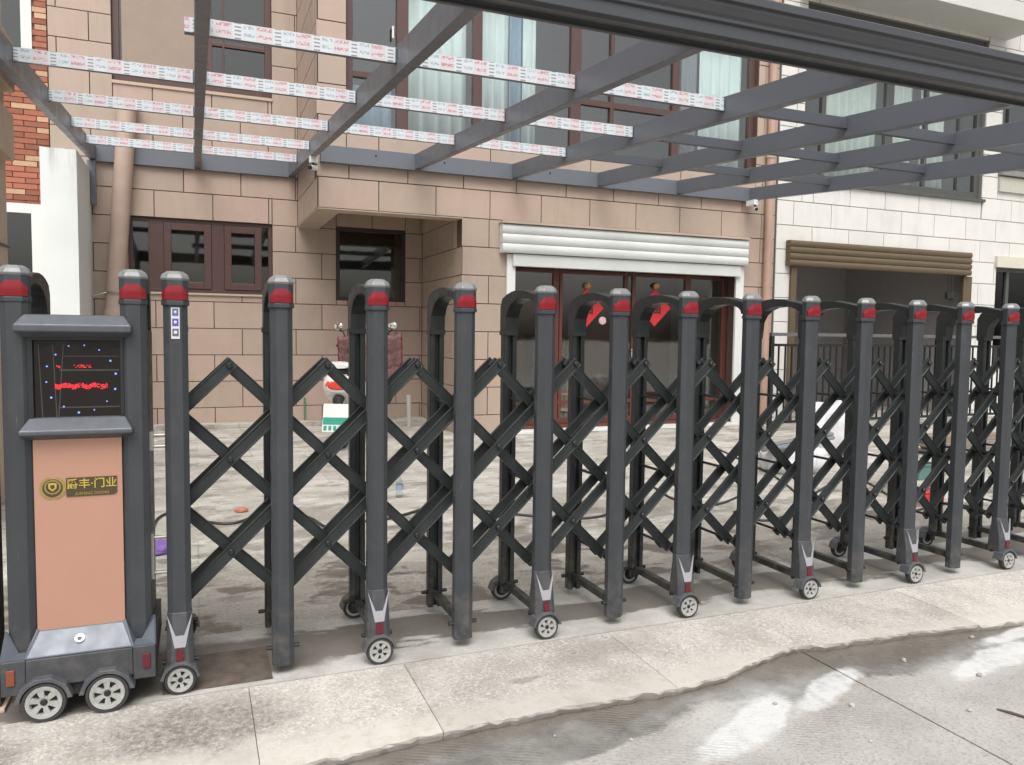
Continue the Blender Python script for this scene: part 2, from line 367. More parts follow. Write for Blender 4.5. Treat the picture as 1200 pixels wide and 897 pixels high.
# ================================================================== GROUND
GZ = -0.05      # road level
def mxs(n, *a):
    r = a[0]
    for k in a[1:]: r = mth(n, 'MAXIMUM', r, k)
    return r
def road_mat():
    m, n, b = newmat('road_concrete'); p = geo(n)
    c = mix(n, ramp(n, noise(n, 1.3, 7, 0.68, p), 0, 1, 0.36, 0.64), (0.30, 0.287, 0.262), (0.43, 0.415, 0.385))
    c = mix(n, ramp(n, noise(n, 75, 4, 0.7, p), 0, 0.75, 0.48, 0.70), c, (0.20, 0.19, 0.172))
    c = mix(n, ramp(n, noise(n, 170, 3, 0.7, p), 0, 0.6, 0.56, 0.72), c, (0.56, 0.545, 0.52))
    mp = node(n, 'ShaderNodeMapping'); mp.inputs['Rotation'].default_value = (0, 0, math.radians(-62)); n.links.new(p, mp.inputs[0])
    wv = node(n, 'ShaderNodeTexWave'); wv.inputs['Scale'].default_value = 16; wv.inputs['Distortion'].default_value = 5.0; wv.inputs['Detail'].default_value = 4; wv.inputs['Detail Scale'].default_value = 2.2
    n.links.new(mp.outputs[0], wv.inputs[0])
    gro = mth(n, 'MULTIPLY', ramp(n, wv.outputs['Fac'], 1, 0, 0.0, 0.4), ramp(n, noise(n, 1.6, 5, 0.6, p), 0.0, 1.0, 0.49, 0.60))
    c = mix(n, mth(n, 'MULTIPLY', gro, 0.35), c, (0.19, 0.18, 0.165))
    def g(x, y): q = atZ(x, y, GZ); return q.x, q.y
    sp = node(n, 'ShaderNodeSeparateXYZ'); n.links.new(p, sp.inputs[0])
    fine = mth(n, 'MULTIPLY', mth(n, 'SUBTRACT', noise(n, 12, 6, 0.7, p), 0.5), 0.16)
    sh_ = mth(n, 'ADD', mth(n, 'MULTIPLY', mth(n, 'SUBTRACT', noise(n, 1.6, 7, 0.62, p), 0.5), 0.55), fine)
    ys = mth(n, 'ADD', sp.outputs[1], sh_)
    damp = ramp(n, ys, 0, 1, -0.885, -0.845)
    damp = mxs(n, damp, blob(n, p, *g(650, 872), 0.55, 0.15, 0.10, 0.84, 0.97, 0.40, 6), blob(n, p, *g(930, 800), 0.27, 0.10, 0.2, 0.84, 0.97, 0.38, 7), blob(n, p, *g(1045, 772), 0.42, 0.115, 0.05, 0.84, 0.97, 0.36, 7))
    film = mxs(n, blob(n, p, *g(880, 838), 0.62, 0.20, 0.40, 0.35, 1.15, 0.5, 4), blob(n, p, *g(1160, 772), 0.55, 0.16, 0.2, 0.35, 1.15, 0.5, 4))
    core = mxs(n, blob(n, p, *g(880, 850), 0.42, 0.095, 0.46, 0.72, 1.0, 0.80, 5), blob(n, p, *g(970, 808), 0.36, 0.08, 0.42, 0.72, 1.0, 0.80, 5),
              blob(n, p, *g(1170, 770), 0.42, 0.085, 0.24, 0.72, 1.0, 0.80, 5), blob(n, p, *g(1195, 742), 0.36, 0.06, 0.1, 0.70, 1.0, 0.75, 5))
    crust = ramp(n, noise(n, 16, 7, 0.75, p), 0.45, 1.0, 0.34, 0.52)
    dcol = mix(n, ramp(n, noise(n, 5, 7, 0.7, p), 0, 1, 0.38, 0.62), (0.105, 0.10, 0.092), (0.225, 0.22, 0.205))
    c = mix(n, mth(n, 'MULTIPLY', damp, 0.88), c, dcol)
    mud = mth(n, 'MULTIPLY', ramp(n, ys, 0, 1, -0.80, -0.74), 0.7)
    c = mix(n, mud, c, mix(n, noise(n, 25, 5, 0.7, p), (0.075, 0.062, 0.046), (0.17, 0.15, 0.12)))
    c = mix(n, mth(n, 'MULTIPLY', mth(n, 'MULTIPLY', film, 0.55), ramp(n, noise(n, 6, 6, 0.7, p), 0.2, 1, 0.38, 0.62)), c, (0.50, 0.505, 0.50))
    c = mix(n, mth(n, 'MULTIPLY', mth(n, 'MULTIPLY', core, crust), 0.80), c, (0.60, 0.605, 0.60))
    n.links.new(c, b.inputs['Base Color'])
    wet = mth(n, 'MULTIPLY', damp, mth(n, 'SUBTRACT', 1.0, core))
    n.links.new(mix(n, wet, (0.85,)*3, mix(n, ramp(n, noise(n, 3, 4, 0.6, p), 0, 1, 0.4, 0.6), (0.22,)*3, (0.6,)*3)), b.inputs['Roughness'])
    hh = mth(n, 'ADD', mth(n, 'MULTIPLY', noise(n, 90, 5, 0.75, p), mth(n, 'SUBTRACT', 1.4, mth(n, 'MULTIPLY', wet, 0.9))), mth(n, 'ADD', mth(n, 'MULTIPLY', gro, -0.5), mth(n, 'MULTIPLY', mth(n, 'MULTIPLY', core, noise(n, 30, 6, 0.75, p)), 0.7)))
    bump(n, b, hh, 0.7, 0.006)
    return m
def cement_mat():
    m, n, b = newmat('track_cement'); p = geo(n)
    c = mix(n, ramp(n, noise(n, 2.5, 6, 0.65, p), 0, 1, 0.36, 0.64), (0.28, 0.275, 0.25), (0.44, 0.43, 0.40))
    c = mix(n, ramp(n, noise(n, 60, 4, 0.6, p), 0, 0.4, 0.45, 0.75), c, (0.24, 0.225, 0.20))
    def mx(*a):
        r = a[0]
        for k in a[1:]: r = mth(n, 'MAXIMUM', r, k)
        return r
    sp = node(n, 'ShaderNodeSeparateXYZ'); n.links.new(p, sp.inputs[0])
    st_ = node(n, 'ShaderNodeMapping'); st_.inputs['Scale'].default_value = (0.45, 1.6, 1); n.links.new(p, st_.inputs[0])
    dd = mth(n, 'ADD', mth(n, 'ABSOLUTE', mth(n, 'SUBTRACT', sp.outputs[1], 0.26)), mth(n, 'MULTIPLY', mth(n, 'SUBTRACT', noise(n, 2.6, 7, 0.66, st_.outputs[0]), 0.5), 0.75))
    damp = mx(ramp(n, dd, 1, 0, 0.125, 0.155), blob(n, p, 0.05, 0.20, 0.75, 0.26, 0.0, 0.75, 0.95, 0.4, 5), blob(n, p, -0.55, 0.05, 0.5, 0.17, 0, 0.8, 0.95, 0.4, 5))
    c = mix(n, mth(n, 'MULTIPLY', damp, 0.80), c, mix(n, noise(n, 9, 5, 0.6, p), (0.055, 0.046, 0.036), (0.12, 0.105, 0.088)))
    n.links.new(c, b.inputs['Base Color']); n.links.new(mix(n, damp, (0.75,)*3, (0.5,)*3), b.inputs['Roughness'])
    bump(n, b, noise(n, 140, 3, 0.6, p), 0.25, 0.004)
    return m
def slab_mat():
    m, n, b = newmat('granite_slab'); p = geo(n)
    c = mix(n, ramp(n, noise(n, 3, 5, 0.6, p), 0, 1, 0.36, 0.64), (0.35, 0.335, 0.30), (0.47, 0.45, 0.41))
    v = node(n, 'ShaderNodeTexVoronoi'); v.inputs['Scale'].default_value = 110; n.links.new(p, v.inputs['Vector'])
    sepc = node(n, 'ShaderNodeSeparateColor'); n.links.new(v.outputs['Color'], sepc.inputs[0])
    c = mix(n, ramp(n, sepc.outputs[0], 0, 0.55, 0.62, 0.95), c, (0.24, 0.225, 0.20))
    c = mix(n, ramp(n, sepc.outputs[1], 0, 0.6, 0.7, 0.95), c, (0.62, 0.59, 0.54))
    st = blob(n, p, -0.02, -0.36, 0.44, 0.26, 0.1, 0.45, 1.15, 0.75, 4)
    st2 = mth(n, 'MAXIMUM', blob(n, p, -0.70, -0.40, 0.16, 0.3, 0.1, 0.45, 1.15, 0.7, 5), mth(n, 'MULTIPLY', blob(n, p, 1.7, -0.28, 0.5, 0.12, 0.0, 0.3, 1.2, 0.9, 4), 0.45))
    st = mth(n, 'MAXIMUM', st, st2)
    c = mix(n, mth(n, 'MULTIPLY', mth(n, 'MULTIPLY', st, 0.75), ramp(n, noise(n, 38, 6, 0.78, p), 0.25, 1.0, 0.38, 0.60)), c, (0.075, 0.066, 0.05))
    c = mix(n, ramp(n, noise(n, 5, 6, 0.7, p), 0, 0.45, 0.55, 0.75), c, (0.30, 0.275, 0.235))
    sc_ = blob(n, p, 1.28, -0.43, 0.10, 0.03, 0.1, 0.5, 1.0, 0.9, 16)
    c = mix(n, mth(n, 'MULTIPLY', sc_, 0.6), c, (0.2, 0.19, 0.18))
    sp = node(n, 'ShaderNodeSeparateXYZ'); n.links.new(p, sp.inputs[0])
    yy = mth(n, 'ADD', sp.outputs[1], mth(n, 'MULTIPLY', mth(n, 'SUBTRACT', noise(n, 3.5, 6, 0.65, p), 0.5), 0.45))
    skim = ramp(n, yy, 1, 0, -0.62, -0.49)
    cream = mix(n, noise(n, 5, 6, 0.68, p), (0.385, 0.365, 0.325), (0.52, 0.50, 0.45))
    cream = mix(n, ramp(n, noise(n, 22, 5, 0.7, p), 0, 0.5, 0.52, 0.72), cream, (0.30, 0.265, 0.20))
    c = mix(n, mth(n, 'MULTIPLY', skim, 0.92), c, cream)
    c = mix(n, ramp(n, noise(n, 1.7, 5, 0.7, p), 0, 0.45, 0.52, 0.68), c, (0.25, 0.23, 0.195))
    h = node(n, 'ShaderNodeHueSaturation'); n.links.new(c, h.inputs['Color']); n.links.new(ramp(n, rand(n), 0.90, 1.06, 0, 1), h.inputs['Value'])
    n.links.new(h.outputs[0], b.inputs['Base Color']); b.inputs['Roughness'].default_value = 0.8
    bump(n, b, mth(n, 'ADD', mth(n, 'MULTIPLY', sepc.outputs[2], mth(n, 'SUBTRACT', 1.0, skim)), mth(n, 'MULTIPLY', noise(n, 18, 6, 0.7, p), 1.6)), 0.5, 0.006)
    return m
def kerb_mat():
    m, n, b = newmat('cream_mortar'); p = geo(n)
    c = mix(n, noise(n, 4, 6, 0.65, p), (0.44, 0.405, 0.33), (0.56, 0.525, 0.44))
    c = mix(n, ramp(n, noise(n, 13, 5, 0.7, p), 0, 0.55, 0.52, 0.75), c, (0.34, 0.31, 0.25))
    n.links.new(c, b.inputs['Base Color']); b.inputs['Roughness'].default_value = 0.85
    bump(n, b, noise(n, 30, 5, 0.65, p), 0.5, 0.01)
    return m
def yard_mat():
    m, n, b = newmat('yard_paving'); p = geo(n)
    sp = node(n, 'ShaderNodeSeparateXYZ'); n.links.new(p, sp.inputs[0])
    mp = node(n, 'ShaderNodeMapping'); mp.inputs['Scale'].default_value = (0.8, 1.2, 1); n.links.new(p, mp.inputs[0]); q = mp.outputs[0]
    c = mix(n, ramp(n, noise(n, 1.1, 7, 0.68, q), 0, 1, 0.40, 0.60), (0.36, 0.34, 0.295), (0.53, 0.51, 0.46))
    bk = node(n, 'ShaderNodeTexBrick'); bk.inputs['Scale'].default_value = 1.0; bk.inputs['Brick Width'].default_value = 1.2; bk.inputs['Row Height'].default_value = 0.6; bk.inputs['Mortar Size'].default_value = 0.006
    bk.inputs['Color1'].default_value = (1, 1, 1, 1); bk.inputs['Color2'].default_value = (0.80, 0.79, 0.76, 1); bk.inputs['Mortar'].default_value = (0.35, 0.32, 0.27, 1)
    n.links.new(p, bk.inputs['Vector']); c = mix(n, 0.45, c, bk.outputs['Color'], 'MULTIPLY')
    c = mix(n, ramp(n, noise(n, 60, 4, 0.7, p), 0, 0.6, 0.48, 0.70), c, (0.24, 0.22, 0.185))
    st1 = ramp(n, noise(n, 2.3, 8, 0.72, q), 0, 0.75, 0.52, 0.58)
    c = mix(n, st1, c, mix(n, noise(n, 20, 5, 0.7, p), (0.14, 0.122, 0.095), (0.27, 0.245, 0.20)))
    st2 = ramp(n, noise(n, 3.4, 8, 0.72, q), 0, 0.55, 0.55, 0.60)
    c = mix(n, st2, c, (0.60, 0.59, 0.555))
    near = ramp(n, mth(n, 'ADD', sp.outputs[1], mth(n, 'MULTIPLY', mth(n, 'SUBTRACT', noise(n, 1.3, 8, 0.70, q), 0.5), 4.6)), 1, 0, 1.55, 1.66)
    dirt = mxs(n, near, blob(n, p, 1.0, 2.9, 0.5, 0.35, 0, 0.7, 1.0, 0.5, 4), blob(n, p, 3.4, 2.4, 0.9, 0.3, 0, 0.7, 1.0, 0.6, 4))
    grit = mix(n, ramp(n, noise(n, 55, 5, 0.75, p), 0, 1, 0.36, 0.64), (0.13, 0.115, 0.09), (0.36, 0.335, 0.285))
    c = mix(n, mth(n, 'MULTIPLY', dirt, 0.55), c, grit)
    wetm = mth(n, 'MULTIPLY', ramp(n, noise(n, 2.0, 7, 0.68, q), 0, 1, 0.52, 0.555), ramp(n, sp.outputs[1], 1, 0.15, 1.2, 3.0))
    c = mix(n, mth(n, 'MULTIPLY', wetm, 0.72), c, (0.075, 0.066, 0.052))
    n.links.new(c, b.inputs['Base Color'])
    n.links.new(mix(n, wetm, (0.75,)*3, (0.3,)*3), b.inputs['Roughness'])
    bump(n, b, mth(n, 'ADD', noise(n, 90, 5, 0.75, p), noise(n, 9, 6, 0.7, p)), 0.5, 0.006)
    return m
ROADM, CEMENT, SLABM, KERBM, YARDM = road_mat(), cement_mat(), slab_mat(), kerb_mat(), yard_mat()

g = structure(part('ground', MB().add([(-150, -150, -0.12), (150, -150, -0.12), (150, 150, -0.12), (-150, 150, -0.12)], [(0, 1, 2, 3)]), simple('far_ground', (0.30, 0.28, 0.25), 0.9)))
# the road: two cast concrete bays either side of a sawn joint
jx0 = atZ(960, 775, GZ); jx1 = atZ(1180, 893, GZ)
dj = (jx1-jx0); 
def jx(y): return jx0.x + dj.x*(y-jx0.y)/dj.y
ROADY0, ROADY1 = -7.0, -0.35
road = structure(part('road', MB().box(-30, 40, ROADY0, ROADY1, -0.115, GZ-0.012), simple('road_joint_fill', (0.06, 0.055, 0.05), 0.9)))
for a, b_ in (((-30, -30), (jx(ROADY1)-0.005, jx(ROADY0)-0.005)), ((jx(ROADY1)+0.005, jx(ROADY0)+0.005), (40, 40))):
    mb = MB(); mb.hexa([(a[1], ROADY0, GZ-0.05), (b_[1], ROADY0, GZ-0.05), (b_[0], ROADY1, GZ-0.05), (a[0], ROADY1, GZ-0.05)],
                       [(a[1], ROADY0, GZ), (b_[1], ROADY0, GZ), (b_[0], ROADY1, GZ), (a[0], ROADY1, GZ)])
    part('road_bay', mb, ROADM, road)
# yard and gate track
structure(part('courtyard', MB().box(-30, 40, 0.55, 14, -0.115, 0.0), YARDM))
gt_ = structure(part('gate_track', MB().box(-30, 40, -0.092, 0.546, -0.115, 0.002), CEMENT))
tp0, tp1 = atZ(196, 800, 0), atZ(314, 735, 0)
part('track_plate', MB().box(-0.14, 0.285, -0.055, 0.30, 0.0021, 0.006), simple('rusty_plate', (0.10, 0.080, 0.065), 0.6, 0.1, 0.9, 14, 0.6, 60), gt_)
# apron: slabs and a ragged mortar edge running down to the road
pave = structure(part('pavement', MB().box(-30, 40, -0.50, -0.092, -0.115, -0.02), simple('slab_bedding', (0.16, 0.145, 0.12), 0.9)))
joints = [-3.6, -2.3, -1.05, 0.185, 0.835, 1.86, 2.68, 3.75, 4.85, 5.9, 7.0, 8.2]
edge_px = [(250, 930), (400, 893), (520, 862), (600, 848), (690, 830), (770, 815), (840, 800), (880, 785), (915, 767), (935, 762), (1000, 755), (1080, 745), (1140, 737), (1200, 731)]
ep = [Vector((-6, -0.74, 0)), Vector((-1, -0.78, 0))] + [atZ(x, y, -0.03) for x, y in edge_px] + [Vector((6, -0.74, 0)), Vector((9, -0.76, 0))]
rr_ = random.Random(5)
def edge_y(x):
    k = 0
    while ep[k+1].x < x: k += 1
    t = (x-ep[k].x)/(ep[k+1].x-ep[k].x)
    return ep[k].y*(1-t)+ep[k+1].y*t + 0.008*math.sin(x*6.1)+0.006*math.sin(x*19+1)+0.004*math.sin(x*53)+rr_.uniform(-0.005, 0.005)
for a, b_ in zip(joints[:-1], joints[1:]):
    rows = []; n_ = max(8, int((b_-a)/0.03)); dz = random.uniform(-0.0015, 0.0015)
    for i in range(n_+1):
        x = a+0.0014+(b_-a-0.0028)*i/n_; ye = edge_y(x); xs_ = x+(0.06*((x-a)/(b_-a)-0.5) if False else 0)
        rows.append([(x, -0.100, -0.06), (x, -0.100, 0.0), (x, -0.104, 0.003), (x, -0.30, 0.001+dz), (x, ye+0.10, -0.007), (x, ye+0.03, -0.0105), (x, ye+0.002, -0.0125+rr_.uniform(-0.0008, 0.0008)),
                     (x+rr_.uniform(-0.003, 0.003), ye+0.002+rr_.uniform(-0.003, 0.005), -0.024+rr_.uniform(-0.006, 0.004)), (x, ye+0.035, -0.075)])
    k_ = 9; vs = [q for r_ in rows for q in r_]
    fs = [(i*k_+j, (i+1)*k_+j, (i+1)*k_+j+1, i*k_+j+1) for i in range(n_) for j in range(k_-1)] + [tuple(range(k_)), tuple(n_*k_+j for j in reversed(range(k_)))]
    part('paving_slab', MB().add(vs, fs), SLABM, pave)
def blob_mesh(name, mat, r, seed, sq=0.7, sub=1):
    import bmesh
    rnd = random.Random(seed); bm = bmesh.new(); bmesh.ops.create_icosphere(bm, subdivisions=sub, radius=r)
    for v in bm.verts: v.co *= 1+rnd.uniform(-0.28, 0.28); v.co.z *= sq
    me = bpy.data.meshes.new(name); bm.to_mesh(me); bm.free(); me.materials.append(mat)
    return me
pebs = [blob_mesh('pebble', PEBBLE, 0.012, s_, 0.7, 2) for s_ in range(4)]
for i, (x, y, s_) in enumerate([(1139, 748, 1.0), (1059, 775, 1.0), (1148, 793, 1.1), (1136, 834, 0.8), (998, 828, 1.0), (908, 826, 0.8), (650, 864, 0.6), (1020, 870, 0.6), (740, 868, 0.6)]):
    q = atZ(x, y, GZ)
    o = link('pebble', pebs[i % 4], None, (q.x, q.y, GZ+0.006*s_), (0, 0, i*1.3), s_)
    tag(o, 'small loose grey pebble lying on the concrete road', 'pebble', 'loose pebbles on the road')
q0, q1 = atZ(1168, 831, GZ+0.006), atZ(1215, 845, GZ+0.006)
tag(part('twig', MB().tube([q0, (q0*0.6+q1*0.4)+Vector((0, 0.008, 0.0)), q1], [0.003, 0.006, 0.005], 6), TWIG), 'thin dark twig lying on the pale road concrete', 'twig')
def crumb(x, y): 
    return atZ(x, y, 0)

# ================================================================== WALLS WITH REAL TILES
def grid_wall(u0, u1, z0, z1, holes, P, th):
    """solid wall with rectangular openings; P(u, z, d) maps to world, d = depth behind the face"""
    us = sorted({u0, u1, *[min(max(h[k], u0), u1) for h in holes for k in (0, 1)]}); zs = sorted({z0, z1, *[min(max(h[k], z0), z1) for h in holes for k in (2, 3)]})
    def solid(i, j):
        if i < 0 or j < 0 or i >= len(us)-1 or j >= len(zs)-1: return False
        cu, cz = (us[i]+us[i+1])/2, (zs[j]+zs[j+1])/2
        return not any(h[0] < cu < h[1] and h[2] < cz < h[3] for h in holes)
    mb = MB()
    for i in range(len(us)-1):
        for j in range(len(zs)-1):
            if not solid(i, j): continue
            a, b_, c, d = us[i], us[i+1], zs[j], zs[j+1]
            mb.add([P(a, c, 0), P(b_, c, 0), P(b_, d, 0), P(a, d, 0)], [(0, 1, 2, 3)])
            mb.add([P(a, c, th), P(b_, c, th), P(b_, d, th), P(a, d, th)], [(3, 2, 1, 0)])
            if not solid(i-1, j): mb.add([P(a, c, 0), P(a, d, 0), P(a, d, th), P(a, c, th)], [(0, 1, 2, 3)])
            if not solid(i+1, j): mb.add([P(b_, c, 0), P(b_, d, 0), P(b_, d, th), P(b_, c, th)], [(3, 2, 1, 0)])
            if not solid(i, j-1): mb.add([P(a, c, 0), P(b_, c, 0), P(b_, c, th), P(a, c, th)], [(3, 2, 1, 0)])
            if not solid(i, j+1): mb.add([P(a, d, 0), P(b_, d, 0), P(b_, d, th), P(a, d, th)], [(0, 1, 2, 3)])
    return mb
def rect_minus(r, holes):
    out = [r]
    for h in holes:
        nxt = []
        for (a, b_, c, d) in out:
            if h[0] >= b_ or h[1] <= a or h[2] >= d or h[3] <= c: nxt.append((a, b_, c, d)); continue
            if h[0] > a: nxt.append((a, h[0], c, d))
            if h[1] < b_: nxt.append((h[1], b_, c, d))
            m0, m1 = max(a, h[0]), min(b_, h[1])
            if h[2] > c: nxt.append((m0, m1, c, h[2]))
            if h[3] < d: nxt.append((m0, m1, h[3], d))
        out = nxt
    return out
TCACHE = {}
def tile_mesh(w_, h_, mat):
    key = (round(w_, 3), round(h_, 3), mat.name)
    if key not in TCACHE:
        e = 0.0025; t = 0.012
        mb = MB(); a, b_ = w_/2, h_/2
        vs = [(-a, 0, -b_), (a, 0, -b_), (a, 0, b_), (-a, 0, b_), (-a, -t+e, -b_), (a, -t+e, -b_), (a, -t+e, b_), (-a, -t+e, b_),
              (-a+e, -t, -b_+e), (a-e, -t, -b_+e), (a-e, -t, b_-e), (-a+e, -t, b_-e)]
        fs = [(8, 9, 10, 11)] + [(i, (i+1) % 4, (i+1) % 4+4, i+4) for i in range(4)] + [(i+4, (i+1) % 4+4, (i+1) % 4+8, i+8) for i in range(4)]
        TCACHE[key] = mb.add(vs, fs).mesh('wall_tile', mat)
    return TCACHE[key]
def tiles(parent, u0, u1, z0, z1, holes, place, rotz, zrow, phase, mat, tw=0.8, th=0.4, gap=0.012, name='wall_tile'):
    """tiles on a wall; place(u, z) gives the world point on the wall face"""
    k0 = math.floor((z0-zrow)/th); r = k0; n = 0
    while zrow+r*th < z1-1e-6:
        c, d = max(z0, zrow+r*th), min(z1, zrow+(r+1)*th)
        off = phase + (tw/2 if r % 2 else 0)
        i = math.floor((u0-off)/tw)
        while off+i*tw < u1-1e-6:
            a, b_ = max(u0, off+i*tw), min(u1, off+(i+1)*tw)
            if b_-a > 0.03 and d-c > 0.03:
                for (a2, b2, c2, d2) in rect_minus((a, b_, c, d), holes):
                    if b2-a2 < 0.025 or d2-c2 < 0.025: continue
                    me = tile_mesh(b2-a2-gap, d2-c2-gap, mat)
                    p = Vector(place((a2+b2)/2, (c2+d2)/2))
                    jit = random.uniform(-0.0012, 0.0012)
                    p += Vector((math.sin(rotz)*jit, -math.cos(rotz)*jit, 0))
                    link(name, me, parent, p, (0, 0, rotz)); n += 1
            i += 1
        r += 1
    return n
def curtain(name, x0, x1, y, z0, z1, mat, parent, amp=0.035, wl=0.16, seed=0):
    rnd = random.Random(seed); n = max(8, int((x1-x0)/0.025)); vs = []; ph = rnd.uniform(0, 6)
    for i in range(n+1):
        x = x0+(x1-x0)*i/n
        d = amp*math.sin(2*math.pi*x/wl+ph+1.2*math.sin(x*5+ph))*(0.7+0.3*math.sin(x*3.1))
        vs += [(x, y+d*1.2, z0), (x, y+d*0.8, z1)]
    fs = [(2*i, 2*i+2, 2*i+3, 2*i+1) for i in range(n)]
    o = part(name, MB().add(vs, fs), mat, parent, smooth=True)
    m = o.modifiers.new('thick', 'SOLIDIFY'); m.thickness = 0.004
    return o
def window(parent, x0, x1, z0, z1, Y, vs, hs_, fw_, mat, gmat, depth=0.07, name='window', panes=True):
    """frame with mullions at vs (x, width) and transoms hs_ (xa, xb, z, width); glass behind"""
    mb = MB()
    mb.box(x0, x0+fw_, Y, Y+depth, z0, z1).box(x1-fw_, x1, Y, Y+depth, z0, z1)
    mb.box(x0+fw_, x1-fw_, Y+0.001, Y+depth-0.001, z0, z0+fw_).box(x0+fw_, x1-fw_, Y+0.001, Y+depth-0.001, z1-fw_, z1)
    for x, w_ in vs: mb.box(x-w_/2, x+w_/2, Y+0.003, Y+depth-0.003, z0+fw_, z1-fw_)
    for a, b_, z, w_ in hs_: mb.box(a, b_, Y+0.006, Y+depth-0.006, z-w_/2, z+w_/2)
    f = part(name, mb, mat, parent, 0.004)
    if panes:
        xs = [x0+fw_] + [v for x, w_ in sorted(vs) for v in (x-w_/2, x+w_/2)] + [x1-fw_]
        for a, b_ in zip(xs[::2], xs[1::2]):
            if b_-a < 0.03: continue
            part('pane', MB().box(a-0.004, b_+0.004, Y+depth*0.5, Y+depth*0.5+0.006, z0+fw_-0.004, z1-fw_+0.004), gmat, f)
    return f

HF, HB = 7.10, 9.20        # house front plane, set-back plane
ZR, ZTOP = 3.09, 7.6       # a tile row line, top of what is built
house = thing('tiled_house', 'beige stone-tiled house with brown windows behind the folding gate', 'house', (3.4, HF, 0))
xL, xC, xR = -1.84, 1.50, pX(907, 300, HF)         # left end, overhang corner, right end
xP = 3.50                              # pillar left of the shop opening
def PF(Y): return lambda u, z, d: (u, Y+d, z)
# set-back wall
lw = (pX(150, 252, HB), pX(319, 262, HB), 2.02, 3.10)
rw = (pX(394, 266, HB), pX(475, 270, HB), 1.97, 3.13)
uw = (pX(131, 60, HB), pX(318, 60, HB), 5.0, 7.0)
wB = part('rear_wall', grid_wall(xL, xP+0.15, 0, ZTOP, [lw, rw, uw], PF(HB+0.012), 0.22), JOINT, house)
tiles(wB, xL, xP, 0.0, ZTOP, [lw, rw, uw, (xC, xP, 3.485, 9)], lambda u, z: (u, HB+0.012, z), 0, ZR, pX(540/2.99, 720/2.99, HB), TILE)
# front block: opening for the roller door and the long window
op = (pX(596, 400, HF), pX(863, 400, HF), -1, 2.62)
lo = (pX(406, 100, HF), pX(889, 110, HF), 4.10, 6.60)
wF = part('front_wall', grid_wall(xP, xR, 0, 3.09, [op], PF(HF+0.012), 0.24), JOINT, house)
tiles(wF, xP-0.012, xR, 0, ZR, [op], lambda u, z: (u, HF+0.012, z), 0, ZR, pX(573, 290, HF)-0.4, TILE)
wU = part('upper_wall', grid_wall(xC, xR, 3.09, ZTOP, [lo], PF(HF+0.012), 0.24), JOINT, house)
tiles(wU, xC-0.012, xR, ZR, ZTOP, [lo], lambda u, z: (u, HF+0.012, z), 0, ZR, pX(478, 215, HF)-0.4, TILE)
# left face of the upper block and the return of the shop pillar
PSx = lambda X: (lambda u, z, d: (X+d, u, z))
wS = part('overhang_side_wall', grid_wall(HF+0.013, HB+0.011, 3.09, ZTOP, [], PSx(xC+0.012), 0.24), JOINT, house)
tiles(wS, HF+0.012, HB, ZR, ZTOP, [], lambda u, z: (xC+0.012, u, z), -math.pi/2, ZR, HF+0.012-0.4, TILE)
wR = part('pillar_return_wall', grid_wall(HF+0.013, HB+0.011, 0, 3.40, [], PSx(xP+0.012), 0.2), JOINT, house)
tiles(wR, HF+0.012, HB, 0, 3.40, [], lambda u, z: (xP+0.012, u, z), -math.pi/2, ZR, HF+0.012, TILE)
# soffit: edge beams and a raised ceiling
part('soffit_beam', MB().box(xC+0.002, xP+0.01, HF+0.004, HF+0.30, 3.075, 3.088).box(xC+0.002, xC+0.32, HF+0.301, HB+0.01, 3.075, 3.088), SOFFIT, house)
part('soffit_beam', MB().box(xC+0.262, xP+0.005, HF+0.253, HF+0.30, 3.089, 3.42).box(xC+0.262, xC+0.32, HF+0.301, HB+0.005, 3.089, 3.42), SOFFIT, house)
part('soffit_ceiling', MB().box(xC+0.25, xP+0.2, HF+0.25, HB+0.01, 3.42, 3.5), SOFFIT, house)
def dxs(px): return pX(px, 400, 8.6)
# body of the house behind
part('inner_floor', MB().box(xC+0.26, xR, HF+0.26, 13, 3.50, 3.66).box(xL, xC+0.255, HB+0.24, 13, 3.50, 3.66), INTER, house)
part('roof_slab', MB().box(xC, xR, HF, 13, ZTOP, ZTOP+0.2).box(xL, xC-0.002, HB, 13, ZTOP, ZTOP+0.2), INTER, house)
part('inner_wall', MB().box(xL, xR, 13, 13.2, 0, ZTOP).box(xL, xL+0.2, HB+0.24, 13, 0, ZTOP).box(xR-0.2, xR, HF+0.26, 13, 0, ZTOP), INTER, house)
part('inner_wall', MB().box(xP+0.0, xP+0.2, HB+0.24, 13, 0, 3.5).box(xL+0.2, xP, 11.2, 11.3, 0, 3.5).box(xC+0.26, xR-0.2, 10.2, 10.3, 3.66, ZTOP), INTER, house)
part('shop_wall', MB().box(xP+0.2, xR-0.2, 9.6, 9.7, 0.03, 3.5), simple('warm_panelling', (0.20, 0.105, 0.07), 0.6, 0, 0.3, 2), house)
part('shop_cupboard', MB().box(dxs(800), dxs(858), 8.6, 9.0, 0.03, 2.2), simple('olive_cupboard', (0.17, 0.15, 0.10), 0.6), house)
part('shop_floor', MB().box(xP+0.2, xR-0.2, HF+0.1, 13, 0.0, 0.03), IFLOOR, house)
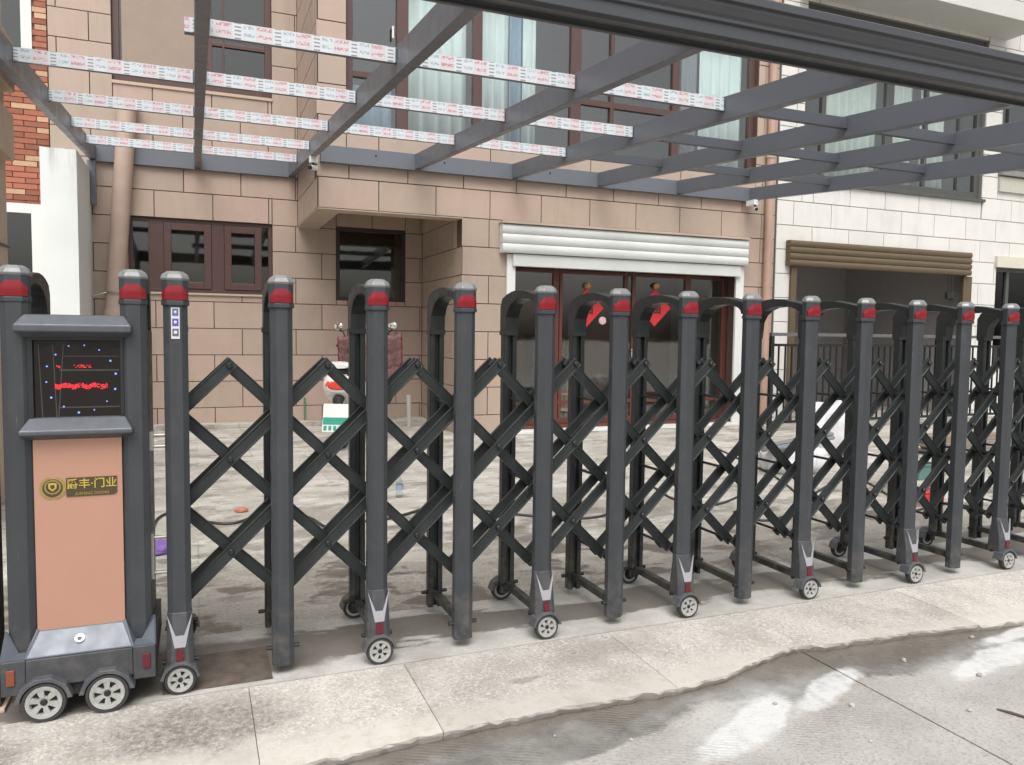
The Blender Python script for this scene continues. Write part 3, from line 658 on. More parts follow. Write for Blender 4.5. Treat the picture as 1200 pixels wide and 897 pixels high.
# windows of the set-back wall
def vx(px, py): return pX(px, py, HB)
f = window(house, lw[0], lw[1], lw[2], lw[3], HB+0.05, [((vx(174, 300)+vx(192, 300))/2, vx(192, 300)-vx(174, 300)), ((vx(248, 300)+vx(263, 300))/2, vx(263, 300)-vx(248, 300))], [], 0.055, BROWN, DGLASS, 0.08)
for a, b_ in ((vx(193, 300), vx(247, 300)), (vx(264, 300), vx(306, 300))):      # opening sashes
    window(house, a-0.01, b_+0.01, lw[2]+0.06, lw[3]-0.06, HB+0.035, [], [], 0.10, BROWN, DGLASS, 0.05, 'window_sash', False)
part('window_sill', MB().box(lw[0]-0.02, lw[1]+0.02, HB-0.03, HB+0.08, lw[2]-0.035, lw[2]-0.004), SOFFIT, house, 0.004)
curtain('inner_blind', vx(197, 300), vx(245, 300), HB+0.30, 2.05, 2.75, simple('brown_blind', (0.10, 0.065, 0.05), 0.8), house, 0.01, 0.3, 3)
mb = MB()
for i in range(16): 
    x = vx(283, 330)+i*0.022; h = 0.12+0.10*random.random()
    mb.tube([(x, HB+0.25, 2.05), (x+random.uniform(-0.03, 0.03), HB+0.24, 2.05+h)], [0.010, 0.003], 5)
part('sill_plants', mb, simple('dull_green_plant', (0.20, 0.24, 0.18), 0.8), house)
window(house, rw[0], rw[1], rw[2], rw[3], HB+0.02, [], [], 0.06, DBROWN, DGLASS, 0.09)
part('blind_box', MB().box(rw[0]+0.07, rw[1]-0.07, HB+0.14, HB+0.19, rw[3]-0.30, rw[3]-0.10), simple('olive_blind', (0.06, 0.06, 0.035), 0.7), house)
mu = vx(258, 60)
window(house, uw[0], uw[1], uw[2], uw[3], HB+0.06, [(vx(246, 60), 0.06), (vx(262, 60), 0.03)], [(vx(248, 60), uw[1]-0.09, 5.72, 0.06)], 0.09, BROWN, DGLASS, 0.08)
part('window_blind', MB().box(uw[0]+0.12, vx(240, 60), HB+0.085, HB+0.094, 5.1, 6.95), BLIND, house)
part('window_sill', MB().box(uw[0]-0.01, uw[1]+0.01, HB-0.02, HB+0.10, uw[2]-0.05, uw[2]-0.004), STONE, house, 0.004)
# long upper window with curtains
def fx(px, py): return pX(px, py, HF)
ms = [(fx(474, 55), 0.16), (fx(563, 60), 0.13), (fx(679, 70), 0.17), (fx(797, 85), 0.12), (fx(722, 70), 0.06)]
hz = [(lo[0]+0.1, fx(470, 60), 4.90, 0.08), (fx(682, 90), fx(795, 100), 4.95, 0.09)]
f = window(house, lo[0], lo[1], lo[2], lo[3], HF+0.09, ms, hz, 0.10, BROWN, GLASS, 0.09)
hm = MB().box(fx(462, 20)-0.012, fx(462, 20)+0.012, HF+0.06, HF+0.085, 5.42, 5.58); part('window_handle', hm, WHITEF, f, 0.003)
curtain('curtain', fx(480, 60), fx(555, 60), HF+0.31, 3.9, 6.6, CURT, house, 0.07, 0.19, 1)
curtain('curtain', fx(570, 60), fx(606, 60), HF+0.31, 3.9, 6.6, CURT, house, 0.05, 0.17, 2)
curtain('curtain', fx(606, 60), fx(622, 60), HF+0.33, 3.9, 6.6, CURTB, house, 0.04, 0.15, 4)
curtain('curtain', fx(622, 60), fx(638, 60), HF+0.31, 3.9, 6.6, CURT, house, 0.03, 0.14, 5)
curtain('curtain', fx(832, 100), fx(884, 100), HF+0.31, 3.9, 6.6, CURT, house, 0.05, 0.2, 6)
curtain('curtain', fx(812, 100), fx(831, 100), HF+0.34, 3.9, 6.6, simple('curtain_grey', (0.16, 0.17, 0.19), 0.9), house, 0.03, 0.15, 8)
curtain('curtain', fx(420, 100), fx(470, 100), HF+0.60, 3.9, 4.9, CURTB, house, 0.03, 0.15, 9)
part('curtain_rail', MB().tube([(lo[0]+0.2, HF+0.31, 6.55), (lo[1]-0.2, HF+0.31, 6.55)], 0.015, 8), WHITEF, house)
# white roller door, rolled up
rx0, rx1 = pX(589, 290, HF-0.14), pX(877, 300, HF-0.14)
def shutter(parent, x0, x1, Y, z0, z1, n, mat, bar, depth=0.16):
    h = (z1-z0)/n
    for i in range(n):
        z = z0+i*h; pts = []
        for k in range(7):
            a = math.pi*k/6; pts.append((Y-depth+0.030-0.020*math.sin(a)**0.7, z+0.004+(h-0.008)*k/6))
        pts += [(Y-0.02, z+h-0.004), (Y-0.02, z+0.004)]
        part('shutter_slat', MB().prism(pts, 'x', x0, x1), mat, parent, smooth=True)
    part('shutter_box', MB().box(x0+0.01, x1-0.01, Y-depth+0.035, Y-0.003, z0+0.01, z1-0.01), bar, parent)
sh = thing('roller_shutter', 'white roller shutter rolled up over the shop doorway', 'shutter', ((rx0+rx1)/2, HF, 2.6))
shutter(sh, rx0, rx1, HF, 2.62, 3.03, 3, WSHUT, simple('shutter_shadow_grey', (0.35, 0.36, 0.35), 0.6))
part('bottom_bar', MB().box(op[0]+0.02, op[1]-0.02, HF-0.10, HF-0.004, 2.44, 2.615), WSHUT, sh, 0.006)
part('guide_rail', MB().box(op[0]-0.055, op[0]+0.075, HF-0.05, HF-0.003, 0.0, 2.612), WHITEF, sh, 0.005)
part('guide_rail', MB().box(op[1]-0.075, op[1]+0.075, HF-0.05, HF-0.003, 0.0, 2.612), WHITEF, sh, 0.005)
part('head_ledge', MB().box(rx0-0.01, rx1+0.01, HF-0.17, HF-0.002, 3.034, 3.068), SOFFIT, house, 0.004)
part('threshold', MB().box(op[0]+0.02, op[1]-0.02, HF-0.12, HF+0.10, 0.002, 0.045), WHITEF, house, 0.004)
part('threshold', MB().box(op[0]+0.02, op[1]-0.02, HF+0.1002, HF+0.24, 0.002, 0.085), WOOD, house, 0.004)
# glazed wooden doors in the opening
DY = HF+0.26
def dxx(px): return pX(px, 400, DY)
ds = [(dxx(651), 0.10), (dxx(657), 0.05), (dxx(733), 0.07), (dxx(742), 0.06), (dxx(805), 0.11)]
drs = thing('glazed_doors', 'reddish wooden glazed doors inside the white-framed shop opening', 'door', ((op[0]+op[1])/2, DY, 0))
window(drs, op[0]+0.01, op[1]-0.01, 0.085, 2.60, DY, ds, [(op[0]+0.1, op[1]-0.1, 2.42, 0.05), (op[0]+0.1, op[1]-0.1, 0.42, 0.06)], 0.09, WOOD, GLASS, 0.06, 'door_frame')
for px in (648, 739):
    part('door_handle', MB().box(dxx(px)-0.012, dxx(px)+0.012, DY-0.045, DY+0.002, 1.0, 1.25), CHROME, drs, 0.004)
# two red paper diamonds on the glass
for k, (px, py) in enumerate(((687, 361), (767, 361))):
    q = atY(px, py, DY+0.022)
    d = 0.30
    s_ = thing('paper_charm', ['red diamond paper charm on shop glass above the round white sticker', 'red diamond paper charm on shop glass above the dark chair'][k], 'decoration', (q.x, DY+0.022, q.z-d))
    part('paper', MB().add([(q.x-d, DY+0.014, q.z), (q.x, DY+0.014, q.z-d), (q.x+d, DY+0.014, q.z), (q.x, DY+0.014, q.z+d), (q.x-d, DY+0.03, q.z), (q.x, DY+0.03, q.z-d), (q.x+d, DY+0.03, q.z), (q.x, DY+0.03, q.z+d)],
                    [(0, 1, 2, 3), (7, 6, 5, 4), (0, 4, 5, 1), (1, 5, 6, 2), (2, 6, 7, 3), (3, 7, 4, 0)]), SIGNR, s_)
    link('lettering', text_mesh('lettering', '福', 0.25, simple('charm_ink', (0.05, 0.012, 0.01), 0.5), 0.001, 0.004), s_, (q.x, DY+0.012, q.z))
    link('tassel', blob_mesh('tassel', ORN, 0.05, 5+k, 0.9, 2), s_, (q.x+0.0, DY-0.01, pZ(px, 335, DY)))
q = atY(706, 376, DY+0.02)
tag(part('round_sticker', MB().lathe([(0.0001, DY+0.006), (0.06, DY+0.010), (0.062, DY+0.031)], 20, 'y', (q.x, 0, q.z)), simple('sticker_pink', (0.62, 0.45, 0.45), 0.5)), 'small round pale pink sticker on the shop door glass', 'sticker')
# things in the doorway
q = atZ(655, 503, 0.085)
st = thing('wooden_stand', 'small wooden shelf stand just inside the shop doorway', 'shelf', (dxx(656)+0.25, DY+0.45, 0.03))
bx = dxx(656)+0.25; by = DY+0.45
for i, z in enumerate((0.25, 0.50, 0.72)): part('shelf', MB().box(bx-0.16, bx+0.16, by-0.12, by+0.12, z, z+0.03), LWOOD, st, 0.003)
for sx in (-1, 1):
    for sy in (-1, 1): part('leg', MB().box(bx+sx*0.15-0.018, bx+sx*0.15+0.018, by+sy*0.11-0.018, by+sy*0.11+0.018, 0.03, 0.78), LWOOD, st)
cx, cy = dxx(752), DY+0.40
ch = thing('padded_chair', 'navy padded chair inside the shop doorway', 'chair', (cx, cy, 0.03))
part('seat', MB().box(cx-0.22, cx+0.22, cy-0.2, cy+0.2, 0.42, 0.50), NAVY, ch, 0.02); part('backrest', MB().box(cx-0.22, cx+0.22, cy+0.18, cy+0.24, 0.50, 0.95), NAVY, ch, 0.02)
for sx in (-1, 1):
    for sy in (-1, 1): part('leg', MB().tube([(cx+sx*0.19, cy+sy*0.17, 0.03), (cx+sx*0.18, cy+sy*0.16, 0.43)], 0.015, 8), STEEL, ch)
cx, cy = dxx(706), DY+1.6
rd = thing('slatted_cabinet', 'dark slatted cabinet in the shade of the shop room', 'cabinet', (cx, cy, 0.03))
part('carcass', MB().box(cx-0.5, cx+0.5, cy, cy+0.4, 0.03, 1.45), simple('cabinet_dark', (0.03, 0.02, 0.016), 0.5), rd, 0.01)
for i in range(9): part('slat', MB().box(cx-0.46+i*0.106, cx-0.40+i*0.106, cy-0.02, cy-0.001, 0.2, 1.4), simple('slat_brown', (0.10, 0.07, 0.055), 0.5) if i == 0 else MATS['slat_brown'], rd)
# step along the set-back wall
structure(part('wall_step', MB().box(xL, xP, HB-0.30, HB-0.002, 0.0, 0.06), YARDM, None, 0.006))
# drain pipes
pz = thing('drain_pipe', 'weathered beige drainpipe leaning on the wall beside the brown window', 'pipe', (pX(135, 365, HB-0.15), HB-0.15, 0))
a, b_ = atY(134, 365, HB-0.14), atY(149, 130, HB-0.14); d = (b_-a)
def along(z): return a + d*((z-a.z)/d.z)
part('pipe', MB().tube([along(0.0), along(2.2), along(pZ(149, 125, HB-0.14))], [0.125, 0.125, 0.125], 20), PIPEM, pz, smooth=True)
part('cap_collar', MB().tube([along(pZ(149, 128, HB-0.14)), along(pZ(149, 118, HB-0.14))], 0.14, 20), PIPEM, pz, smooth=True)
part('clamp', MB().tube([along(1.95), along(1.99)], 0.132, 20), STEEL, pz, smooth=True)
part('base_boot', MB().tube([along(0.0), along(1.55), along(1.75)], [0.16, 0.16, 0.13], 20), PIPEM, pz, smooth=True)
q = along(1.97); part('tie_wire', MB().tube([q+Vector((-0.55, 0.02, 0.12)), q+Vector((-0.3, -0.08, -0.06)), q+Vector((-0.13, -0.06, 0)), q+Vector((0.16, 0.02, 0.06))], 0.012, 6), STEEL, pz)
x = pX(901, 260, HF-0.07)
pz = thing('drain_pipe', 'slim pinkish drainpipe at the corner between beige and white houses', 'pipe', (x, HF-0.06, 0))
part('pipe', MB().tube([(x, HF-0.07, 0), (x, HF-0.07, 7.6)], 0.068, 18), simple('pink_pipe', (0.40, 0.27, 0.21), 0.55), pz, smooth=True)
for z in (1.9, 4.4, 6.75, 7.0): part('collar', MB().tube([(x, HF-0.07, z), (x, HF-0.07, z+0.07)], 0.078, 18), PIPEM, pz, smooth=True)

# ================================================================== WHITE HOUSE ON THE RIGHT
NF = HF-0.04
nh = thing('white_house', 'white tiled neighbouring house with bronze shutter and curtained window', 'house', (12, NF, 0))
nx0, nx1 = pX(909, 300, NF), 18.0
def nx(px, py): return pX(px, py, NF)
ng = (nx(927, 390), nx(1131, 350), -1, 2.70); nw = (nx(1167, 330), 16.4, 0.9, 2.86)
nu = (nx(941, 205), nx(1152, 200), 4.12, 7.05); nu2 = (nx(1172, 200), 16.6, 4.72, 6.6); nu3 = (nx(1172, 215), 16.6, 4.22, 4.58)
wN = part('front_wall', grid_wall(nx0, nx1, 0, 8.2, [ng, nw, nu, nu2], PF(NF+0.012), 0.24), WJOINT, nh)
tiles(wN, nx0, nx1, 0, 8.2, [ng, nw, nu, nu2, (16.7, 99, 0, 9)], lambda u, z: (u, NF+0.012, z), 0, 3.345, nx(1017, 240), WTILE, 0.82, 0.405)
part('inner_shell', MB().box(nx0, nx1, 13, 13.2, 0, 8.2).box(nx0, nx0+0.15, NF+0.26, 13, 0, 8.2).box(nx1-0.2, nx1, NF+0.26, 13, 0, 8.2).box(nx0+0.16, nx1-0.21, NF+0.26, 12.9, 3.4, 3.55).box(nx0, nx1, NF, 13.2, 8.2, 8.4), INTER, nh)
part('carport_wall', MB().box(nx0+0.16, ng[1]+0.3, 10.3, 10.4, 0, 3.4).box(ng[1]+0.3, ng[1]+0.4, NF+0.26, 10.4, 0, 3.4), INTERL, nh)
part('carport_pillar', MB().box(pX(1116, 350, 8.6), pX(1128, 350, 8.6), 8.6, 8.8, 0, 3.39), WHITEF, nh)
part('upper_room_wall', MB().box(nx0+0.16, nx1-0.21, 9.6, 9.7, 3.56, 8.19), INTERL, nh)
f = window(nh, nu[0], nu[1], nu[2], nu[3], NF+0.07, [(nx(1047, 130), 0.18), (nx(970, 120), 0.09), (nx(1128, 200), 0.08), (nx(1091, 130), 0.07)], [], 0.13, DGREY, GLASS, 0.08)
part('window_sill', MB().box(nu[0]-0.05, nu[1]+0.05, NF-0.05, NF+0.07, nu[2]-0.06, nu[2]-0.004), DGREY, nh, 0.004)
for a, b_, s_ in ((975, 1042, 11), (1052, 1086, 12), (1095, 1122, 13)):
    curtain('curtain', nx(a, 150), nx(b_, 150), NF+0.31, 3.9, 7.0, simple('curtain_sheer%d' % s_, (0.55, 0.60, 0.57), 0.9), nh, 0.045, 0.2, s_)
window(nh, nw[0], nw[1], nw[2], nw[3], NF+0.06, [(nw[0]+0.42, 0.08)], [], 0.07, DGREY, DGLASS, 0.08)
part('lintel', MB().box(nw[0]-0.06, nw[1]+0.06, NF-0.06, NF+0.05, nw[3]+0.002, nw[3]+0.22), simple('cream_lintel', (0.52, 0.50, 0.42), 0.7), nh, 0.005)
window(nh, nu2[0], nu2[1], nu2[2], nu2[3], NF+0.06, [(nu2[0]+0.30, 0.08)], [], 0.07, DGREY, GLASS, 0.08)
part('ledge', MB().box(nu2[0]-0.06, nu2[1]+0.06, NF-0.10, NF-0.001, 4.60, 4.70), simple('grey_ledge', (0.2, 0.2, 0.19), 0.7), nh, 0.004)
part('ledge', MB().box(nu2[0]-0.04, nu2[1]+0.06, NF-0.05, NF-0.002, 4.30, 4.58), simple('cream_panel', (0.42, 0.41, 0.35), 0.7), nh)
# balcony over the window
bz = 7.12
bp = atZ(1180, 29, bz)
bw = part('balcony_slab', MB().box(nx0+0.3, nx(1180, 40)+0.0, NF-0.75, NF-0.001, bz, bz+0.32), simple('balcony_concrete', (0.50, 0.50, 0.47), 0.75, 0, 0.1, 2), nh, 0.006)
wP = part('balcony_parapet', MB().box(nx0+0.32, nx(1180, 40)-0.02, NF-0.73, NF-0.58, bz+0.322, bz+1.3), WJOINT, nh)
tiles(wP, nx0+0.32, nx(1180, 40)-0.02, bz+0.33, bz+1.3, [], lambda u, z: (u, NF-0.73, z), 0, bz+0.33, 10, WTILE, 0.5, 0.3)
# bronze roller shutter
bs = thing('roller_shutter', 'bronze brown roller shutter half lowered on the white house', 'shutter', ((ng[0]+ng[1])/2, NF, 2.64))
shutter(bs, pX(926, 300, NF-0.12), pX(1139, 310, NF-0.12), NF, 2.66, 3.09, 4, BRONZE, simple('bronze_dark', (0.05, 0.035, 0.02), 0.6), 0.14)
part('guide_rail', MB().box(ng[1]-0.12, ng[1]+0.10, NF-0.05, NF-0.002, 0, 2.65), BRONZE, bs, 0.004)
part('guide_rail', MB().box(ng[0]-0.08, ng[0]+0.04, NF-0.05, NF-0.002, 0, 2.65), BRONZE, bs, 0.004)
mb = MB()
for px in (1106, 1110): mb.tube([(nx(px, 330), NF-0.1, 2.66), (nx(px, 330), NF-0.1, 2.35)], 0.012, 6).lathe([(0.001, 2.36), (0.05, 2.33), (0.05, 2.22), (0.001, 2.20)], 10, 'z', (nx(px, 330), NF-0.1, 0))
part('pull_cord', mb, BLACK, bs)
# railing in front of it
RY = 6.2
ra, rb = pX(903, 392, RY), 13.6
rl = thing('metal_railing', 'black metal bar railing in front of the bronze shutter', 'railing', ((ra+rb)/2, RY, 0))
zt = pZ(905, 390, RY)
part('top_rail', MB().box(ra, rb, RY-0.03, RY+0.03, zt-0.05, zt), simple('rail_grey', (0.16, 0.16, 0.16), 0.3, 0.4), rl, 0.004)
part('mid_rail', MB().box(ra+0.03, rb, RY-0.02, RY+0.02, zt-0.21, zt-0.17), RAILM, rl); part('low_rail', MB().box(ra+0.03, rb, RY-0.02, RY+0.02, 0.12, 0.16), RAILM, rl)
for k in range(4):
    x = ra + k*(rb-ra-0.06)/3; part('post', MB().box(x, x+0.06, RY-0.028, RY+0.028, 0, zt-0.051), RAILM, rl)
bm_ = MB().box(-0.011, 0.011, -0.011, 0.011, 0, zt-0.19-0.14-0.02).mesh('baluster', RAILM)
x = ra+0.17
while x < rb-0.1:
    link('baluster', bm_, rl, (x, RY, 0.16-0.01)); x += 0.13

# ================================================================== BRICK HOUSE AND LEFT-HAND WALLS
bh = thing('brick_house', 'red brick house with white-framed windows beyond the white wall', 'house', (-3.6, HB, 0))
bw1 = (-6.2, pX(27, 30, HB), 5.35-0.3, 7.2); bw1 = (-4.6, pX(37, 30, HB), pZ(37, 72, HB), 7.2)
bw2 = (-4.2, pX(50, 280, HB), 1.0, pZ(48, 240, HB))
bX1 = xL-0.004
wall = part('wall', grid_wall(-7, bX1, 0, ZTOP, [bw1, bw2], PF(HB+0.012), 0.24), BJOINT, bh)
BL, BH = 0.30, 0.0775
bmesh_cache = {}
cnt = 0; z = 1.9; r = 0
while z < 6.6:
    x = bX1 - (0.15 if r % 2 else 0.0)
    segs = [(x-BL*k-BL, x-BL*k) for k in range(5)]
    if r % 2: segs.append((bX1-0.15, bX1))
    for a, b_ in segs:
        for (a2, b2, c2, d2) in rect_minus((a, b_, z, z+BH), [bw1, bw2]):
            if b2-a2 < 0.05 or d2-c2 < 0.03 or cnt > 295: continue
            if b2 < pX(-4, 100, HB): continue
            mt = BRICKC if random.random() < 0.12 else BRICK
            key = (round(b2-a2, 2), round(d2-c2, 2), mt.name)
            if key not in bmesh_cache:
                wd, ht = (b2-a2-0.012)/2, (d2-c2-0.010)/2
                bmesh_cache[key] = MB().box(-wd, wd, -0.014, 0.001, -ht, ht).mesh('brick', mt)
            link('brick', bmesh_cache[key], wall, ((a2+b2)/2, HB+0.012-random.uniform(0, 0.004), (c2+d2)/2)); cnt += 1
    z += BH; r += 1
for wv_ in (bw1, bw2):
    window(bh, wv_[0], wv_[1], wv_[2], wv_[3], HB-0.01, [], [], 0.13, WHITEF, DGLASS, 0.1)
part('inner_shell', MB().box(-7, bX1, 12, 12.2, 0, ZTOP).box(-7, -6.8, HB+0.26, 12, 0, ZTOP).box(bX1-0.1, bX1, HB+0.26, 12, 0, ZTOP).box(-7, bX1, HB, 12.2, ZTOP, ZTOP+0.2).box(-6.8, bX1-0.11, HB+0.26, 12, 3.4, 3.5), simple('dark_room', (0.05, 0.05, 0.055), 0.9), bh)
# white end wall between the plots
wy0 = 7.75
xa, xb = pX(48, 250, wy0), pX(91, 250, wy0)
ztw = pZ(70, 174, wy0)
mb = MB(); n_ = 9; top = []
prof = [(xa+(xb-xa)*i/8, ztw+random.uniform(-0.004, 0.004)) for i in range(9)]
pts = [(xa, 0), (xb, 0)] + list(reversed(prof))
tag(part('partition_wall', MB().prism(pts, 'y', wy0, HB-0.004), PLASTER), 'white plastered stub wall standing between the brick and beige houses', 'wall')
# stone pier with two projecting bands
px_ = -1.42
pr = thing('stone_pier', 'beige stone pier with two projecting bands by the brick house', 'pier', (px_-0.35, 3.6, 0))
part('shaft', MB().box(px_-0.7, px_-0.085, 2.6, 4.60, 0, 4.6), STONE, pr, 0.006)
part('band', MB().box(px_-0.72, px_-0.01, 2.55, 4.66, 3.50, 3.93), STONE, pr, 0.012)
part('band', MB().box(px_-0.72, px_-0.01, 2.55, 4.57, 2.90, 3.29), STONE, pr, 0.012)
q = Vector((px_-0.08, 3.9, 2.15)); part('cable', MB().tube([q+Vector((0, -0.9, 0.12)), q+Vector((0.01, -0.2, 0.0)), q+Vector((0.0, 0.72, 0.02))], 0.012, 6), CABLE, pr)

# ================================================================== PERGOLA
SL = 0.077
def rz(Y): return 3.68 + SL*(Y-7.0)           # underside of the rafters
pg = thing('pergola', 'dark grey aluminium lean-to pergola frame with film-wrapped purlins', 'pergola', (3.5, 0.5, 0))
RX = [-1.31, 0.06, 1.40, 2.83, 4.25, 5.63, 7.02, 8.42]
RW, RH = 0.085, 0.20
for i, x in enumerate(RX):
    y1 = HB-0.07 if i < 3 else HF-0.09
    y0 = 0.64
    part('rafter', MB().hexa([(x-RW/2, y0, rz(y0)), (x+RW/2, y0, rz(y0)), (x+RW/2, y1, rz(y1)), (x-RW/2, y1, rz(y1))],
                             [(x-RW/2, y0, rz(y0)+RH), (x+RW/2, y0, rz(y0)+RH), (x+RW/2, y1, rz(y1)+RH), (x-RW/2, y1, rz(y1)+RH)]), PERG, pg, 0.004)
zl = rz(HF-0.05)
part('wall_beam', MB().box(xC+0.03, RX[-1]+RW/2, HF-0.088, HF-0.001, zl-0.02, zl+0.20), PERG, pg, 0.004)
zl2 = rz(HB-0.05)
part('wall_beam', MB().box(RX[0]-RW/2, xC-0.002, HB-0.068, HB-0.001, zl2-0.02, zl2+0.24), PERG, pg, 0.004)
part('wall_post', MB().box(RX[0]-RW/2-0.02, RX[0]+RW/2-0.0, HB-0.16, HB-0.075, 3.20, zl2-0.03), PERG, pg, 0.004)
for bay in range(7):
    xa_, xb_ = RX[bay]+RW/2, RX[bay+1]-RW/2
    for k, Y in enumerate((2.20, 3.70, 5.27, 6.75, 8.05)):
        if bay >= 2 and k >= 3: continue
        if bay == 0 and k == 0:
            z = rz(Y)+0.08; o = part('purlin', MB().box(xb_-0.06, xb_, Y, Y+0.05, z, z+0.10), PERG, pg); part('protective_film', MB().box(xb_-0.06, xb_-0.002, Y-0.003, Y-0.001, z+0.003, z+0.097), FILM, o); continue
        z = rz(Y)+0.08
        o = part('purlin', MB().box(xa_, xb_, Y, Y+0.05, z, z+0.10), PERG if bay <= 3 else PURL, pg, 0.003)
        if bay <= 3:
            part('protective_film', MB().box(xa_+0.002, xb_-0.012, Y-0.004, Y-0.001, z-0.002, z+0.104), FILM, o)
# gutter beam along the front
gp = [(0.65, 3.19), (0.62, 3.19), (0.62, 3.215), (0.435, 3.215), (0.435, 3.165), (0.415, 3.165), (0.39, 3.18), (0.39, 3.245), (0.372, 3.255), (0.372, 3.275), (0.36, 3.29), (0.345, 3.33), (0.345, 3.345), (0.325, 3.355), (0.325, 3.40), (0.34, 3.41), (0.63, 3.41), (0.65, 3.40)]
part('gutter_beam', MB().prism(gp, 'x', RX[0]-0.06, 8.5), PERGD, pg, 0.003)
for x in (RX[0], RX[-1]): part('front_post', MB().box(x-0.06, x+0.06, 0.45, 0.57, 0, 3.214), PERG, pg, 0.006)
mb_bolt = MB().lathe([(0.0001, -0.010), (0.012, -0.008), (0.012, 0.001)], 10, 'y').mesh('bolt', BLACK)
for x in (2.05, 3.0, 4.6, 5.9): link('bolt', mb_bolt, pg, (x+0.2, HF-0.088, zl+0.12))
# security cameras
for k, (px, py, Y, lab) in enumerate(((345, 203, HB-0.30, 'small white box camera under the pergola beam left of the overhang'), (885, 233, HF-0.25, 'small white box camera under the pergola beam by the corner drainpipe'))):
    q = atY(px, py, Y)
    if k == 0: q = Vector((RX[2]+0.0, HF-0.35, 0)); q.z = rz(q.y)
    c_ = thing('security_camera', lab, 'camera', (q.x, q.y, q.z))
    zr = (rz(q.y) if k == 0 else rz(HF-0.1)-0.02)
    zc = zr-0.01
    part('mount', MB().box(q.x-0.05, q.x+0.05, q.y-0.04, q.y+0.04 if k == 0 else HF-0.089, zc-0.07, zc+0.011), WHITEF, c_, 0.004)
    part('arm', MB().tube([(q.x, q.y, zc-0.06), (q.x-0.01, q.y-0.02, zc-0.12)], 0.014, 8), BLACK, c_)
    part('camera_body', MB().tube([(q.x+0.04, q.y+0.05, zc-0.12), (q.x-0.05, q.y-0.10, zc-0.15)], 0.032, 14), WHITEF, c_, smooth=True)
    part('lens', MB().tube([(q.x-0.049, q.y-0.098, zc-0.15), (q.x-0.058, q.y-0.113, zc-0.153)], 0.027, 14), BLACK, c_)

# ================================================================== FOLDING GATE
GX0, GS, NP, GW = -0.0727, 0.4051, 15, 0.465
PW, PD = 0.090, 0.064
def post_pts(w_=PW, d_=PD):
    a, b_ = w_/2, d_/2          # flat front, wide bevels each side, short flanks
    return [(-a, -b_+0.018), (-a+0.021, -b_+0.001), (-a+0.0225, -b_), (a-0.0225, -b_), (a-0.021, -b_+0.001), (a, -b_+0.018), (a, b_-0.012), (a-0.012, b_), (-a+0.012, b_), (-a, b_-0.012)]
def oct_pts(w_, d_, c): a, b_ = w_/2, d_/2; return [(-a, -b_+c), (-a+c, -b_), (a-c, -b_), (a, -b_+c), (a, b_-c), (a-c, b_), (-a+c, b_), (-a, b_-c)]
gate = thing('folding_gate', 'dark grey folding scissor gate of arched posts with red-capped tops', 'gate', (GX0+3, 0.2, 0))
ZC = 1.575
M_front_odd = MB().prism(post_pts(), 'z', 0.04, ZC).mesh('front_post', GATE)
M_front_even = MB().prism(post_pts(), 'z', 0.20, ZC).mesh('front_post', GATE)
def back_pts(w_=0.076, d_=0.06):
    a, b_ = w_/2, d_/2          # open channel facing the front posts
    return [(-a, -b_+0.006), (-a+0.006, -b_), (-0.012, -b_), (-0.012, -b_+0.026), (0.012, -b_+0.026), (0.012, -b_), (a-0.006, -b_), (a, -b_+0.006), (a, b_-0.01), (a-0.01, b_), (-a+0.01, b_), (-a, b_-0.01)]
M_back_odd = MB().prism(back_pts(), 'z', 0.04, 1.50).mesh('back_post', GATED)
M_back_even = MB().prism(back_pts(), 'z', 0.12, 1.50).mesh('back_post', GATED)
def cap_body():
    mb = MB().prism(oct_pts(0.103, 0.080, 0.022), 'z', 1.562, 1.580)
    mb.prism(oct_pts(0.098, 0.075, 0.022), 'z', 1.5795, 1.660)
    return mb
def loft(mb, rings):
    o = len(mb.v); k = len(rings[0])
    for r_ in rings: mb.v += [tuple(q) for q in r_]
    for i in range(len(rings)-1):
        for j in range(k): mb.f.append((o+i*k+j, o+i*k+(j+1) % k, o+(i+1)*k+(j+1) % k, o+(i+1)*k+j))
    mb.f.append(tuple(o+j for j in reversed(range(k)))); mb.f.append(tuple(o+(len(rings)-1)*k+j for j in range(k)))
    return mb
def ring(w_, d_, c, z): return [(x, y, z) for x, y in oct_pts(w_, d_, c)]
M_cap = cap_body().mesh('cap', GATE)
M_captop = loft(MB(), [ring(0.100, 0.077, 0.023, 1.659), ring(0.107, 0.084, 0.025, 1.668), ring(0.094, 0.073, 0.024, 1.684), ring(0.056, 0.046, 0.014, 1.697), ring(0.050, 0.040, 0.012, 1.694)]).mesh('cap_top', CAPTOP)
rp = [(-0.047, 1.586), (0.047, 1.586), (0.047, 1.612), (0.036, 1.640), (0.020, 1.648), (-0.020, 1.648), (-0.036, 1.640), (-0.047, 1.612)]
mb = MB()
# bowed reflector lens wrapping the front
cols = []
N_ = 12
for i in range(N_+1):
    x = -0.046+0.092*i/N_; ax = abs(x)
    ztop = 1.640 if ax < 0.024 else 1.640-(ax-0.024)*1.2
    yy = -0.0395 if ax < 0.029 else -0.0395+(ax-0.029)*0.85
    cols.append([(x, yy, 1.583), (x, yy-0.003, 1.60), (x, yy-0.002, (1.60+ztop)/2), (x, yy, ztop), (x, yy+0.012, ztop), (x, yy+0.012, 1.583)])
vs = [q for c_ in cols for q in c_]; k = 6
fs = [(i*k+j, (i+1)*k+j, (i+1)*k+(j+1) % k, i*k+(j+1) % k) for i in range(N_) for j in range(k)] + [tuple(range(k)), tuple(N_*k+j for j in range(k))]
M_refl = MB().add(vs, fs).mesh('reflector', RED, True)
